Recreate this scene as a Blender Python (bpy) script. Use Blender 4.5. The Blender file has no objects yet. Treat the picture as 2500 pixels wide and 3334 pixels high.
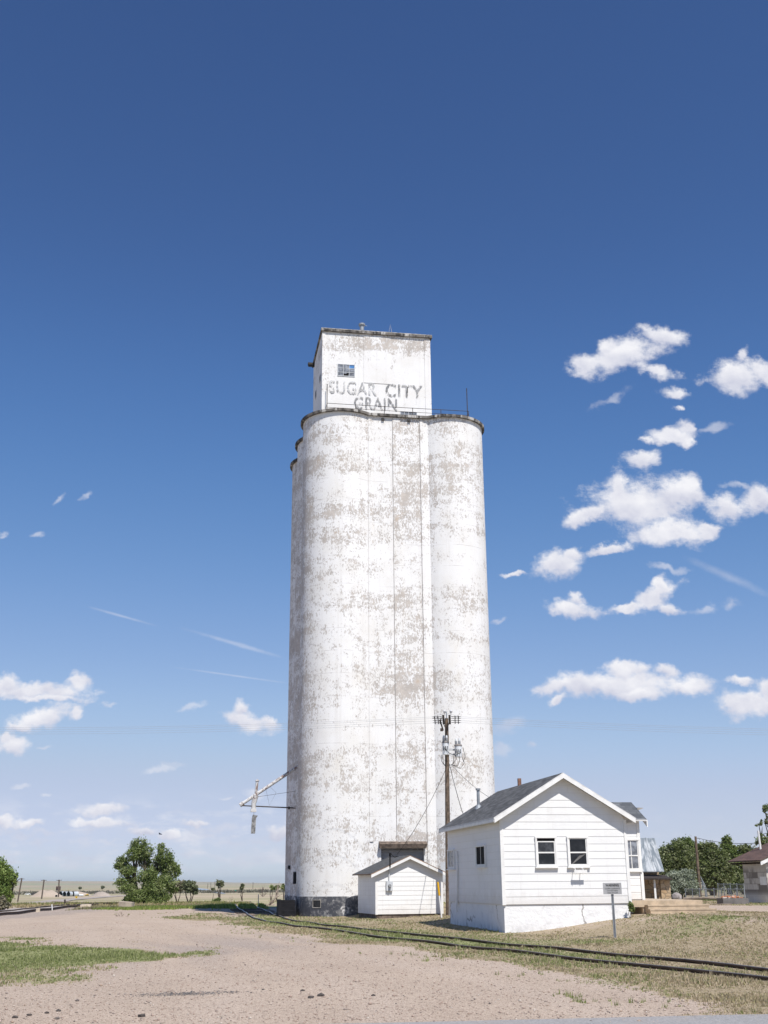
import bpy, math, random
import numpy as np
from mathutils import Vector, Matrix

# ------------------------------------------------------------------ camera, sky, sun
sc = bpy.context.scene
COL = sc.collection
EYE = 1.6
PITCH = math.radians(17.993)
ROLL = math.radians(0.459)
FPX = 3715.83                      # focal length in photo pixels (photo 2500 x 3334)
cam = bpy.data.cameras.new('camera')
camo = bpy.data.objects.new('camera', cam)
COL.objects.link(camo)
cam.sensor_fit = 'HORIZONTAL'
cam.sensor_width = 36.0
cam.lens = 36.0 * FPX / 2500.0
cam.clip_end = 30000
camo.matrix_world = Matrix.Translation((0, 0, EYE)) @ Matrix.Rotation(math.pi / 2 + PITCH, 4, 'X') @ Matrix.Rotation(-ROLL, 4, 'Z')
sc.camera = camo

SUN_EL = math.radians(56)
SUN_AZ = math.radians(25)          # east of due "towards the viewer"
SUN_DIR = Vector((math.sin(SUN_AZ) * math.cos(SUN_EL), -math.cos(SUN_AZ) * math.cos(SUN_EL), math.sin(SUN_EL)))
EXPOSURE = 0.38
SKY_STRENGTH = 0.10
SUN_STRENGTH = 4.2
sc.view_settings.view_transform = 'Standard'
sc.view_settings.look = 'None'
sc.view_settings.gamma = 1
sc.view_settings.exposure = EXPOSURE
sc.view_settings.use_curve_mapping = False
sc.render.engine = 'CYCLES'
sc.cycles.max_bounces = 8
sc.cycles.transparent_max_bounces = 12

sun = bpy.data.lights.new('sun', 'SUN')
sun.energy = SUN_STRENGTH
sun.angle = math.radians(0.5)
sun.color = (1.0, 0.955, 0.89)
suno = bpy.data.objects.new('sun', sun)
suno.rotation_euler = (-SUN_DIR).to_track_quat('-Z', 'Y').to_euler()
suno.location = (20, -30, 60)
COL.objects.link(suno)


class NT:
    """small helper round a node tree"""
    def __init__(s, tree):
        s.t = tree; s.n = tree.nodes; s.l = tree.links

    def put(s, sock, val):
        if isinstance(val, bpy.types.NodeSocket):
            s.l.new(val, sock)
        else:
            sock.default_value = val

    def node(s, typ, inputs=None, **props):
        nd = s.n.new(typ)
        for k, v in props.items():
            setattr(nd, k, v)
        for k, v in (inputs or {}).items():
            s.put(nd.inputs[k], v)
        return nd

    def math(s, op, a, b=None, c=None, clamp=False):
        nd = s.node('ShaderNodeMath', operation=op, use_clamp=clamp)
        s.put(nd.inputs[0], a)
        if b is not None: s.put(nd.inputs[1], b)
        if c is not None: s.put(nd.inputs[2], c)
        return nd.outputs[0]

    def mix(s, f, a, b, blend='MIX'):
        nd = s.node('ShaderNodeMix', data_type='RGBA', blend_type=blend)
        s.put(nd.inputs[0], f)
        s.put(nd.inputs[6], a if isinstance(a, bpy.types.NodeSocket) else (*a, 1))
        s.put(nd.inputs[7], b if isinstance(b, bpy.types.NodeSocket) else (*b, 1))
        return nd.outputs[2]

    def noise(s, scale, vec=None, detail=4, rough=0.55, dist=0.0, out=0, dims='3D'):
        nd = s.node('ShaderNodeTexNoise', {'Scale': scale, 'Detail': detail, 'Roughness': rough, 'Distortion': dist}, noise_dimensions=dims)
        if vec is not None: s.put(nd.inputs['Vector'], vec)
        return nd.outputs[out]

    def step(s, x, lo, hi, a=0.0, b=1.0):
        nd = s.node('ShaderNodeMapRange', {'From Min': lo, 'From Max': hi, 'To Min': a, 'To Max': b}, interpolation_type='SMOOTHSTEP')
        s.put(nd.inputs['Value'], x)
        return nd.outputs['Result']

    def vscale(s, vec, xyz):
        nd = s.node('ShaderNodeVectorMath', operation='MULTIPLY')
        s.put(nd.inputs[0], vec); nd.inputs[1].default_value = xyz
        return nd.outputs[0]

    def sep(s, vec):
        nd = s.node('ShaderNodeSeparateXYZ'); s.put(nd.inputs[0], vec)
        return nd.outputs

    def comb(s, x, y, z):
        nd = s.node('ShaderNodeCombineXYZ')
        s.put(nd.inputs[0], x); s.put(nd.inputs[1], y); s.put(nd.inputs[2], z)
        return nd.outputs[0]


# world: Nishita sky with fair-weather clouds placed by compass direction and elevation
world = bpy.data.worlds.new('World')
sc.world = world
world.use_nodes = True
W = NT(world.node_tree)
W.n.clear()
sky = W.node('ShaderNodeTexSky', sky_type='NISHITA')
sky.sun_disc = False
sky.sun_elevation = SUN_EL
sky.sun_rotation = math.pi - SUN_AZ
sky.altitude = 3000
sky.air_density = 1.0
sky.dust_density = 0.0
sky.ozone_density = 4.0
DENSE = [(0.2334,0.483,0.0478,0.017,22.9),(0.2713,0.5049,0.0243,0.0101,-17.4),(0.1944,0.469,0.0161,0.0142,10.3),(0.2619,0.4636,0.023,0.0094,-13.8),(0.2179,0.4909,0.0135,0.0101,31.0),(0.3392,0.4579,0.0285,0.0185,-0.5),(0.3454,0.4787,0.0073,0.0131,-17.4),(0.3655,0.4609,0.0148,0.0139,-0.5),(0.2819,0.441,0.0166,0.0074,-9.3),(0.2818,0.4281,0.0067,0.0032,-0.5),(0.2683,0.3974,0.0244,0.0099,12.2),(0.2869,0.4078,0.0094,0.009,-0.5),(0.2835,0.392,0.0091,0.0079,-22.5),(0.2501,0.3902,0.0083,0.0049,-0.5),(0.2429,0.373,0.019,0.0092,-0.5),(0.2337,0.3296,0.0489,0.0256,-0.5),(0.1849,0.3169,0.026,0.0079,18.0),(0.2692,0.3394,0.0245,0.0205,-0.5),(0.2603,0.3022,0.0374,0.0131,-0.5),(0.2195,0.346,0.0123,0.0184,-0.5),(0.2967,0.3049,0.0172,0.0081,-0.5),(0.285,0.3434,0.0143,0.013,-0.5),(0.3122,0.3259,0.019,0.0173,-11.2),(0.3459,0.3357,0.02,0.0136,14.9),(0.1557,0.2725,0.0273,0.0127,7.8),(0.1176,0.266,0.012,0.0033,-5.7),(0.2039,0.2859,0.0223,0.005,7.8),(0.1713,0.2812,0.011,0.0073,-0.5),(0.1666,0.2328,0.0236,0.0086,-8.7),(0.1727,0.2413,0.0089,0.0081,-0.5),(0.2439,0.2417,0.0249,0.0102,31.0),(0.2532,0.2522,0.0095,0.0098,-0.5),(0.2169,0.2314,0.019,0.0044,7.6),(0.2581,0.233,0.0136,0.0062,-13.0),(0.2028,0.1632,0.0697,0.012,-0.5),(0.1515,0.1618,0.0292,0.0062,3.5),(0.2128,0.1751,0.0214,0.0107,-0.5),(0.2574,0.161,0.0319,0.0093,-0.5),(0.2204,0.154,0.0251,0.0058,-0.5),(0.2457,0.173,0.0117,0.0068,-0.5),(0.15,0.1504,0.0098,0.0049,14.3),(0.3118,0.1651,0.0132,0.0051,-0.5),(0.316,0.145,0.0289,0.0131,-0.5),(0.3354,0.1558,0.0135,0.0126,-0.5),(-0.308,0.1623,0.0487,0.0088,-0.5),(-0.2706,0.1708,0.0132,0.0072,14.9),(-0.3323,0.1689,0.016,0.0098,-0.5),(-0.3011,0.156,0.0386,0.0037,-0.5),(-0.2997,0.1395,0.0286,0.0102,13.8),(-0.3177,0.1302,0.0141,0.0059,-0.5),(-0.2717,0.1431,0.0067,0.0075,-0.5),(-0.3226,0.1148,0.0174,0.0075,-0.5),(-0.3293,0.1203,0.0075,0.0059,-0.5),(-0.1186,0.1341,0.0251,0.009,-8.4),(-0.1261,0.1451,0.0079,0.0084,19.7),(-0.103,0.1363,0.0108,0.0069,-0.5),(-0.2424,0.062,0.026,0.0063,2.5),(-0.2411,0.0642,0.0195,0.0057,-0.4),(-0.2417,0.0509,0.03,0.0041,-0.4),(-0.3212,0.0507,0.0138,0.0075,-0.4),(-0.3018,0.0476,0.0138,0.0041,-0.4),(-0.2031,0.0444,0.0159,0.0047,-0.4),(-0.18,0.0412,0.0094,0.0044,-0.4),(-0.0916,0.0409,0.0113,0.0065,-0.4),(-0.1621,0.0498,0.0154,0.0034,-0.4)]
THIN = [(0.2181,0.4362,0.025,0.005,24.7),(0.3104,0.4072,0.0187,0.0046,10.1),(0.2859,0.2308,0.0156,0.005,7.6),(0.3107,0.2354,0.0105,0.0058,9.6),(0.1045,0.1287,0.0191,0.0082,19.2),(0.1263,0.1111,0.0079,0.0043,-10.4),(0.0983,0.1092,0.0088,0.0067,-20.4),(0.1027,0.2228,0.0093,0.0027,7.7),(0.3319,0.3491,0.0211,0.0036,-3.7),(0.2556,0.2697,0.0245,0.0039,-13.1),(-0.1695,0.147,0.0138,0.0038,9.6),(-0.2439,0.1523,0.0072,0.0023,11.7),(-0.2976,0.3412,0.0065,0.0044,43.3),(-0.2753,0.3445,0.0062,0.0028,43.2),(-0.3161,0.3038,0.0086,0.0025,8.0),(-0.3501,0.305,0.0047,0.0029,-0.5),(-0.192,0.0947,0.0211,0.0041,8.4),(-0.3114,0.0782,0.008,0.0034,7.5),(-0.2885,0.0713,0.0064,0.0028,-0.4),(-0.2588,0.0345,0.0158,0.0039,4.4),(-0.2673,0.0258,0.0125,0.0029,-0.4),(-0.2966,0.0312,0.0084,0.0024,-0.4),(-0.1676,0.0367,0.0209,0.0023,-0.4),(-0.1375,0.0456,0.0168,0.0045,-0.4),(-0.1341,0.0353,0.0218,0.0032,-0.4),(-0.2881,0.0394,0.0201,0.0036,-0.4),(-0.3109,0.0381,0.0101,0.004,-0.4),(-0.1091,0.0707,0.0127,0.0056,-0.4),(-0.2959,0.1131,0.0082,0.002,-0.5),(-0.1276,0.0236,0.04,0.0035,-0.4),(-0.2346,0.0361,0.0151,0.0019,-0.4),(-0.2111,0.0506,0.005,0.0023,-0.4),(-0.1337,0.0693,0.0068,0.0016,-0.4),(-0.2578,0.0217,0.05,0.0029,-0.4)]
TRAIL = [(-0.2345,0.2285,0.0428,0.0018,-16.1),(-0.1319,0.2026,0.0549,0.0027,-16.7),(-0.1357,0.1748,0.059,0.0014,-8.4),(0.3095,0.2615,0.0472,0.006,-26.1)]
CLOUD_HI = (7.1, 7.1, 7.4); CLOUD_LO = (4.7, 4.85, 5.8)

tc = W.node('ShaderNodeTexCoord').outputs['Generated']
dx, dy, dz = W.sep(tc)
q2 = W.comb(W.math('DIVIDE', dx, W.math('MAXIMUM', dy, 0.05)), W.math('DIVIDE', dz, W.math('MAXIMUM', dy, 0.05)), 0.0)
# colour response of the clear sky: deep blue overhead, pale blue at the horizon
cur = W.node('ShaderNodeRGBCurve')
W.put(cur.inputs['Color'], W.vscale(sky.outputs[0], (.1, .1, .1)))
cm = cur.mapping
RAW = ((.056, .104, .218), (.082, .151, .306), (.109, .197, .387), (.174, .308, .553), (.253, .429, .695), (.372, .585, .815))
WANT = ((.048, .112, .296), (.084, .197, .462), (.132, .272, .565), (.262, .418, .708), (.395, .545, .776), (.505, .595, .776))
EXPF = 2.0 ** EXPOSURE
for ch in range(3):
    cv_ = cm.curves[ch]
    for r_, w_ in zip(RAW, WANT): cv_.points.new(r_[ch], w_[ch] / EXPF)
    cv_.points[-1].location = (1.0, min(1.0, WANT[-1][ch] / EXPF * 1.25))
cm.update()
base_sky = W.vscale(cur.outputs[0], (10, 10, 10))


def blobs(lst, vec, cur=None, shade=False):
    sh = None
    for (cu, cv, ru, rv, ro) in lst:
        mp = W.node('ShaderNodeMapping', {'Location': (cu, cv, 0), 'Rotation': (0, 0, math.radians(ro)), 'Scale': (ru, rv, 1)}, vector_type='TEXTURE')
        if cur is not None:      # a negligible dependence keeps the shader evaluating one cloud lobe at a time
            vm = W.node('ShaderNodeVectorMath', operation='MULTIPLY_ADD')
            W.put(vm.inputs[0], cur); vm.inputs[1].default_value = (1e-9, 0, 0); W.put(vm.inputs[2], vec)
            W.put(mp.inputs['Vector'], vm.outputs[0])
        else:
            W.put(mp.inputs['Vector'], vec)
        ln = W.node('ShaderNodeVectorMath', operation='LENGTH'); W.put(ln.inputs[0], mp.outputs[0])
        d = ln.outputs['Value']
        if shade:                # height within the nearest lobe: bright crown, grey base
            yl = W.sep(mp.outputs[0])[1]
            if sh is None: sh = yl
            else:
                t_ = W.math('MULTIPLY_ADD', W.math('SUBTRACT', cur, d), 1.6, 0.5, clamp=True)
                sh = W.math('MULTIPLY_ADD', W.math('SUBTRACT', yl, sh), t_, sh)
        cur = d if cur is None else W.math('SMOOTH_MIN', cur, d, 0.45)
    r = W.math('SUBTRACT', 1.0, cur)
    return (r, sh) if shade else r


def warp(vec, scale, amt, detail):
    n = W.noise(scale, q2, detail, 0.6, out=1)
    d = W.node('ShaderNodeVectorMath', operation='SUBTRACT'); W.put(d.inputs[0], n); d.inputs[1].default_value = (.5, .5, .5)
    e = W.node('ShaderNodeVectorMath', operation='ADD'); W.put(e.inputs[0], vec); W.put(e.inputs[1], W.vscale(d.outputs[0], (amt[0], amt[1], 0)))
    return e.outputs[0]


def cloudy(sel):
    """sky with the clouds of one side of the compass"""
    D, T, R = ([q for q in L if sel(q[0])] for L in (DENSE, THIN, TRAIL))
    qw = warp(warp(q2, 22, (.026, .020), 3), 85, (.014, .012), 6)
    fb = W.noise(34, W.vscale(q2, (1, 1.25, 1)), 11, 0.70)
    fbs = W.math('SUBTRACT', fb, 0.5)
    bd, lobe = blobs(D, qw, None, True)
    dense = W.math('ADD', bd, W.math('MULTIPLY', fbs, 1.95))
    a = W.step(dense, -0.18, 0.58)
    thin = W.math('ADD', blobs(T, qw), W.math('MULTIPLY', fbs, 1.6))
    a = W.math('MAXIMUM', a, W.math('MULTIPLY', W.step(thin, -0.1, 0.9), 0.45))
    if R:
        trail = W.math('ADD', blobs(R, q2), W.math('MULTIPLY', fbs, 1.2))
        a = W.math('MAXIMUM', a, W.math('MULTIPLY', W.step(trail, 0.0, 1.0), 0.26))
    # faint broken banks low over the horizon
    qy = W.sep(q2)[1]
    lowm = W.math('MULTIPLY', W.step(qy, 0.0, 0.02), W.step(qy, 0.035, 0.08, 1.0, 0.0))
    lown = W.noise(26, W.vscale(q2, (1, 3.4, 1)), 7, 0.62)
    a = W.math('MAXIMUM', a, W.math('MULTIPLY', W.math('MULTIPLY', W.step(lown, 0.45, 0.64), lowm), 0.62 if sel(-.2) else .15))
    # thick parts turn a little grey-lilac underneath, the sunward tops stay white
    off = W.node('ShaderNodeVectorMath', {0: W.vscale(q2, (1, 1.25, 1)), 1: (.004, .011, 0)}, operation='ADD').outputs[0]
    fb1 = W.noise(26, W.vscale(q2, (1, 1.25, 1)), 4, 0.55)
    fb2 = W.noise(26, off, 4, 0.55)
    lit = W.math('ADD', W.math('MULTIPLY', W.math('SUBTRACT', fb1, fb2), 1.9), 0.58)
    lit = W.math('ADD', lit, W.math('MULTIPLY', W.step(lobe, -.8, .7), .46))
    lit = W.math('SUBTRACT', lit, .26, clamp=True)
    return W.node('ShaderNodeBackground', {'Color': W.mix(a, base_sky, W.mix(lit, CLOUD_LO, CLOUD_HI)), 'Strength': SKY_STRENGTH}).outputs[0]


clear = W.node('ShaderNodeBackground', {'Color': base_sky, 'Strength': SKY_STRENGTH}).outputs[0]
sides = W.node('ShaderNodeMixShader', {0: W.math('GREATER_THAN', dx, 0.0), 1: cloudy(lambda u: u < 0), 2: cloudy(lambda u: u >= 0)}).outputs[0]
ahead = W.math('MULTIPLY', W.math('GREATER_THAN', dy, 0.3), W.math('MULTIPLY', W.math('GREATER_THAN', dz, -0.01), W.math('LESS_THAN', dz, 0.5)))
W.l.new(W.node('ShaderNodeMixShader', {0: ahead, 1: clear, 2: sides}).outputs[0], W.node('ShaderNodeOutputWorld').inputs[0])

# ------------------------------------------------------------------ measuring helpers (survey of the place)
def ray(px, py):
    a = px - 1250.0; b = -(py - 1667.0)
    cr, sr = math.cos(ROLL), math.sin(ROLL)
    x = a * cr + b * sr; y = -a * sr + b * cr
    c, s = math.cos(PITCH), math.sin(PITCH)
    return np.array([x / FPX, c - y / FPX * s, s + y / FPX * c])


def at(px, py, Y):
    d = ray(px, py); t = Y / d[1]
    return np.array([0, 0, EYE]) + d * t


def ss(x, lo, hi):
    t = np.clip((np.asarray(x, float) - lo) / (hi - lo), 0, 1)
    return t * t * (3 - 2 * t)


RAIL = np.array([(10.2, 8.0), (8.0, 14.2), (6.35, 19.8), (4.68, 24.7), (2.9, 29.3), (0.0, 36.9), (-2.85, 45.2), (-6.0, 56.2), (-8.5, 71.9), (-9.9, 80.4), (-12.0, 95.0), (-15.0, 112.0)])


def rail_x(y):
    return np.interp(y, RAIL[:, 1], RAIL[:, 0])


def zg(x, y):
    """height of the ground"""
    x = np.asarray(x, float); y = np.asarray(y, float)
    d = (x - rail_x(y) - 1.45) * 0.93
    amp = 0.50 - 0.26 * ss(y, 49, 56) * (1 - ss(x, 6, 10)) - 0.1 * ss(y, 80, 120)
    z = amp * ss(d, 3.3, 8.6) * ss(y, 12, 26)
    z = z + 0.75 * np.exp(-((x - 1.2) / 2.6) ** 2 - ((y - 62.0) / 2.2) ** 2)
    y0 = 90 + 70 * ss(x, 2, 15)
    t = np.clip(y - y0, 0, None)
    z = z - 3.9 * (1 - np.exp(-t / 260.0)) * ss(t, 0, 60) - 1.3 * ss(y, 500, 900)
    z = z + 5.4 * ss(y, 1100, 4500) + 1.2 * ss(y, 4500, 8500)
    z = z + 22 * np.exp(-((x + 1750) / 700.0) ** 2) * ss(y, 3000, 5600)
    z = z + 0.03 * np.sin(x * .9 + 1.3 * np.sin(y * .31)) * np.sin(y * .55) * ss(y, 14, 20)
    return z


def gz(x, y):
    return float(zg(x, y))


def gh(px, py, y1=9000):
    """where a sight line meets the ground"""
    d = ray(px, py)
    ys = np.concatenate([np.arange(10, 200, .25), np.geomspace(200, y1, 900)])
    xs = ys * d[0] / d[1]; zs = EYE + ys * d[2] / d[1]
    below = np.nonzero(zs < zg(xs, ys))[0]
    i = below[0] if len(below) else len(ys) - 1
    return np.array([xs[i], ys[i], gz(xs[i], ys[i])])


def px2m(Y, py=2850):
    """metres that one photo pixel spans at distance Y"""
    d = ray(1250, py)
    return (Y / d[1]) / FPX


# ------------------------------------------------------------------ value noise for vertex work
_rs = np.random.RandomState(5)
_tab = _rs.rand(256, 256)


def vnoise(x, y):
    xi = np.floor(x).astype(int); yi = np.floor(y).astype(int)
    fx = x - xi; fy = y - yi
    fx = fx * fx * (3 - 2 * fx); fy = fy * fy * (3 - 2 * fy)
    a = _tab[xi & 255, yi & 255]; b = _tab[(xi + 1) & 255, yi & 255]
    c = _tab[xi & 255, (yi + 1) & 255]; d = _tab[(xi + 1) & 255, (yi + 1) & 255]
    return (a * (1 - fx) + b * fx) * (1 - fy) + (c * (1 - fx) + d * fx) * fy


def fbm(x, y, o=4):
    s = 0; a = .5; t = 0
    for i in range(o):
        s = s + a * vnoise(x * 2 ** i + 17.3 * i, y * 2 ** i + 9.1 * i); t += a; a *= .5
    return s / t


# ------------------------------------------------------------------ mesh builder and tagging
class MB:
    def __init__(s):
        s.v = []; s.f = []; s.m = []; s.s = []

    def add(s, vs, fs, mat=0, smooth=False):
        o = len(s.v); s.v += [tuple(map(float, p)) for p in vs]
        for f in fs:
            s.f.append([i + o for i in f]); s.m.append(mat); s.s.append(smooth)

    def poly(s, pts, mat=0):
        s.add(pts, [list(range(len(pts)))], mat)

    def box(s, x0, x1, y0, y1, z0, z1, mat=0):
        v = [(x, y, z) for z in (z0, z1) for y in (y0, y1) for x in (x0, x1)]
        s.add(v, [(0, 2, 3, 1), (4, 5, 7, 6), (0, 1, 5, 4), (2, 6, 7, 3), (0, 4, 6, 2), (1, 3, 7, 5)], mat)

    def hexa(s, p, mat=0):
        """8 corners: bottom ring of 4 (ccw from above), then top ring"""
        s.add(p, [(3, 2, 1, 0), (4, 5, 6, 7), (0, 1, 5, 4), (1, 2, 6, 5), (2, 3, 7, 6), (3, 0, 4, 7)], mat)

    def tube(s, pts, r, n=8, mat=0, caps=True):
        pts = [Vector(p) for p in pts]
        rr = r if isinstance(r, (list, tuple)) else [r] * len(pts)
        rings = []
        prev = None
        for i, p in enumerate(pts):
            t = (pts[min(i + 1, len(pts) - 1)] - pts[max(i - 1, 0)])
            if t.length < 1e-9: t = Vector((0, 0, 1))
            t.normalize()
            if prev is None:
                a = t.cross(Vector((0, 0, 1)))
                if a.length < .05: a = t.cross(Vector((0, 1, 0)))
                a.normalize()
            else:
                a = prev - t * prev.dot(t); a.normalize()
            prev = a
            b = t.cross(a)
            rings.append([p + (a * math.cos(2 * math.pi * k / n) + b * math.sin(2 * math.pi * k / n)) * rr[i] for k in range(n)])
        v = [q for r_ in rings for q in r_]
        f = [(i * n + k, i * n + (k + 1) % n, (i + 1) * n + (k + 1) % n, (i + 1) * n + k) for i in range(len(pts) - 1) for k in range(n)]
        s.add(v, f, mat, True)
        if caps:
            s.poly(list(reversed(rings[0])), mat); s.poly(rings[-1], mat)

    def cyl(s, c0, c1, r0, r1=None, n=16, mat=0):
        s.tube([c0, c1], [r0, r0 if r1 is None else r1], n, mat)

    def lathe(s, prof, cx=0, cy=0, n=24, mat=0):
        """profile of (radius, z), bottom to top"""
        v = []; f = []
        for (r, z) in prof:
            for k in range(n):
                v.append((cx + r * math.cos(2 * math.pi * k / n), cy + r * math.sin(2 * math.pi * k / n), z))
        for i in range(len(prof) - 1):
            for k in range(n):
                f.append((i * n + k, i * n + (k + 1) % n, (i + 1) * n + (k + 1) % n, (i + 1) * n + k))
        s.add(v, f, mat, True)
        s.poly(list(reversed(v[:n])), mat); s.poly(v[-n:], mat)

    def prism(s, out, z0, z1, mat=0, mat_side=None):
        n = len(out)
        s.poly([(x, y, z0) for x, y in reversed(out)], mat); s.poly([(x, y, z1) for x, y in out], mat)
        ms = mat if mat_side is None else mat_side
        for i in range(n):
            (x0, y0), (x1, y1) = out[i], out[(i + 1) % n]
            s.poly([(x0, y0, z0), (x1, y1, z0), (x1, y1, z1), (x0, y0, z1)], ms)

    def build(s, name, mats, parent=None, loc=None):
        me = bpy.data.meshes.new(name)
        me.from_pydata(s.v, [], s.f)
        for m in (mats if isinstance(mats, (list, tuple)) else [mats]):
            me.materials.append(m)
        me.polygons.foreach_set('material_index', s.m)
        me.polygons.foreach_set('use_smooth', s.s)
        me.update()
        o = bpy.data.objects.new(name, me)
        COL.objects.link(o)
        if parent is not None: o.parent = parent
        if loc is not None: o.location = loc
        return o


def tag(o, label, cat, group=None):
    o['label'] = label; o['category'] = cat
    if group: o['group'] = group
    return o


def thing(name, label, cat, loc=(0, 0, 0), rz=0.0, group=None):
    o = bpy.data.objects.new(name, None)
    o.empty_display_size = .3
    o.location = loc; o.rotation_euler = (0, 0, rz)
    COL.objects.link(o)
    return tag(o, label, cat, group)


def kind(o, k):
    o['kind'] = k
    return o


def raw_mesh(name, V, F, mats, cols=None, smooth=False, matidx=None):
    """fast mesh from numpy arrays: V (n,3), F (m,k) all faces the same size, cols (m,3) per face"""
    me = bpy.data.meshes.new(name)
    V = np.ascontiguousarray(V, dtype=np.float32); F = np.ascontiguousarray(F, dtype=np.int32)
    m, k = F.shape
    me.vertices.add(len(V)); me.vertices.foreach_set('co', V.ravel())
    me.loops.add(m * k); me.loops.foreach_set('vertex_index', F.ravel())
    me.polygons.add(m)
    me.polygons.foreach_set('loop_start', np.arange(0, m * k, k, dtype=np.int32))
    me.polygons.foreach_set('loop_total', np.full(m, k, dtype=np.int32))
    if smooth: me.polygons.foreach_set('use_smooth', np.ones(m, dtype=bool))
    if cols is not None:
        at_ = me.attributes.new('tint', 'FLOAT_COLOR', 'FACE')
        at_.data.foreach_set('color', np.c_[cols, np.ones(m)].astype(np.float32).ravel())
    for mt in (mats if isinstance(mats, (list, tuple)) else [mats]): me.materials.append(mt)
    if matidx is not None: me.polygons.foreach_set('material_index', matidx)
    me.update(calc_edges=True)
    o = bpy.data.objects.new(name, me)
    COL.objects.link(o)
    return o


# ------------------------------------------------------------------ materials
def mat(name):
    m = bpy.data.materials.new(name); m.use_nodes = True
    t = NT(m.node_tree); t.n.clear()
    out = t.node('ShaderNodeOutputMaterial')
    b = t.node('ShaderNodeBsdfPrincipled')
    t.l.new(b.outputs[0], out.inputs[0])
    t.out = out; t.b = b
    return m, t


def bump(t, h, strength, dist):
    bn = t.node('ShaderNodeBump', {'Strength': strength, 'Distance': dist}); t.put(bn.inputs['Height'], h)
    t.l.new(bn.outputs[0], t.b.inputs['Normal'])


def plain(name, col, rough=.7, var=.25, scale=3.0, metal=0.0, spec=.3, detail=5):
    m, t = mat(name)
    co = t.node('ShaderNodeTexCoord').outputs['Object']
    n = t.noise(scale, co, detail, .6)
    f = t.step(n, .3, .7)
    c = t.mix(f, tuple(x * (1 - var) for x in col), tuple(min(1, x * (1 + var * .6)) for x in col))
    t.put(t.b.inputs['Base Color'], c); t.b.inputs['Roughness'].default_value = rough
    t.b.inputs['Metallic'].default_value = metal; t.b.inputs['Specular IOR Level'].default_value = spec
    return m


def peel(name, bias, panel=False, paint=(.79, .785, .78), bare=(.46, .41, .365), topz=None, seams=True):
    """chalky white paint flaking off grey-tan concrete, in lifts of the slip form"""
    m, t = mat(name)
    co = t.node('ShaderNodeTexCoord').outputs['Object']
    x, y, z = t.sep(co)
    big = t.noise(.30, t.vscale(co, (1, 1, .9)), 3, .5)
    band = t.noise(.75, t.comb(t.math('MULTIPLY', x, .16), t.math('MULTIPLY', y, .16), z), 3, .65)
    mid = t.noise(1.6, t.vscale(co, (1, 1, 1.2)), 8, .68, .4)
    fine = t.noise(11, t.vscale(co, (1.15, 1.15, .7)), 9, .76, .4)
    streak = t.noise(2.6, t.vscale(co, (1.6, 1.6, .22)), 5, .6)
    f = t.math('ADD', t.math('MULTIPLY', big, .25), t.math('MULTIPLY', band, .62))
    f = t.math('ADD', f, t.math('MULTIPLY', mid, .62))
    f = t.math('ADD', f, t.math('MULTIPLY', fine, 1.2))
    f = t.math('ADD', f, t.math('MULTIPLY', streak, .30)) 
    if topz:
        f = t.math('ADD', f, t.step(z, topz[0], topz[1], 0.0, topz[2]))
    # the weather side, and the middle panel of the flat wall, have lost more paint
    f = t.math('ADD', f, t.step(x, -1.3, -2.25, 0.0, .10))
    if not panel and not topz and seams:
        f = t.math('ADD', f, t.math('MULTIPLY', t.step(x, 4.2, 4.5), t.step(x, 4.6, 5.5, .075, 0.0)))  # extra flaking, also standing in for shade in the right bin's crease
    if panel:
        f = t.math('ADD', f, t.math('MULTIPLY', t.step(x, 2.72, 2.80), t.step(x, 4.36, 4.42, .075, 0.0)))
    d = t.math('SUBTRACT', f, 1.495 + bias)
    pe = t.step(d, 0.0, .04)
    edge = t.math('MULTIPLY', t.step(d, -.03, .0), t.step(d, .0, .05, 1.0, 0.0))
    tone = t.noise(.8, co, 6, .65)
    pc = t.mix(t.step(tone, .35, .75), paint, tuple(a * b for a, b in zip(paint, (.93, .915, .885))))
    stain = t.math('MULTIPLY', t.step(t.noise(.55, t.vscale(co, (1, 1, .5)), 5, .6), .58, .75), .35)
    pc = t.mix(stain, pc, (.70, .64, .53))
    bt = t.noise(2.2, co, 7, .7)
    bc = t.mix(t.step(bt, .3, .7), tuple(a * .78 for a in bare), tuple(a * 1.18 for a in bare))
    rust = t.step(t.noise(.9, co, 4, .6), .63, .72)
    bc = t.mix(t.math('MULTIPLY', rust, .5), bc, (.44, .30, .17))
    rain = t.step(t.noise(3.0, t.vscale(co, (1.3, 1.3, .045)), 5, .65), .50, .72)
    pc = t.mix(t.math('MULTIPLY', rain, .20), pc, (.52, .49, .45))
    c = t.mix(t.math('MULTIPLY', pe, .84), pc, bc)
    c = t.mix(t.math('MULTIPLY', edge, .5), c, (.25, .22, .2))  # dark rim paints the thin shadow along each flake
    if seams:
        fr = t.math('FRACT', t.math('ADD', t.math('DIVIDE', z, 1.22), t.math('MULTIPLY', t.noise(.7, co, 2), .05)))
        ln = t.math('MULTIPLY', t.math('LESS_THAN', fr, .018), t.step(t.noise(1.3, co, 3), .45, .62))
        c = t.mix(t.math('MULTIPLY', ln, .5), c, (.3, .27, .25))
    t.put(t.b.inputs['Base Color'], c)
    t.b.inputs['Roughness'].default_value = .85; t.b.inputs['Specular IOR Level'].default_value = .15
    h = t.math('ADD', t.math('MULTIPLY', pe, -.5), t.math('MULTIPLY', fine, .5))
    bump(t, h, .35, .02)
    return m


M_BIN = peel('peeling_paint_bins', .085)
M_WALL = peel('peeling_paint_wall', .095, panel=True)
M_HEAD = peel('peeling_paint_headhouse', .19, topz=(29.9, 31.4, .13), seams=False)


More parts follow.
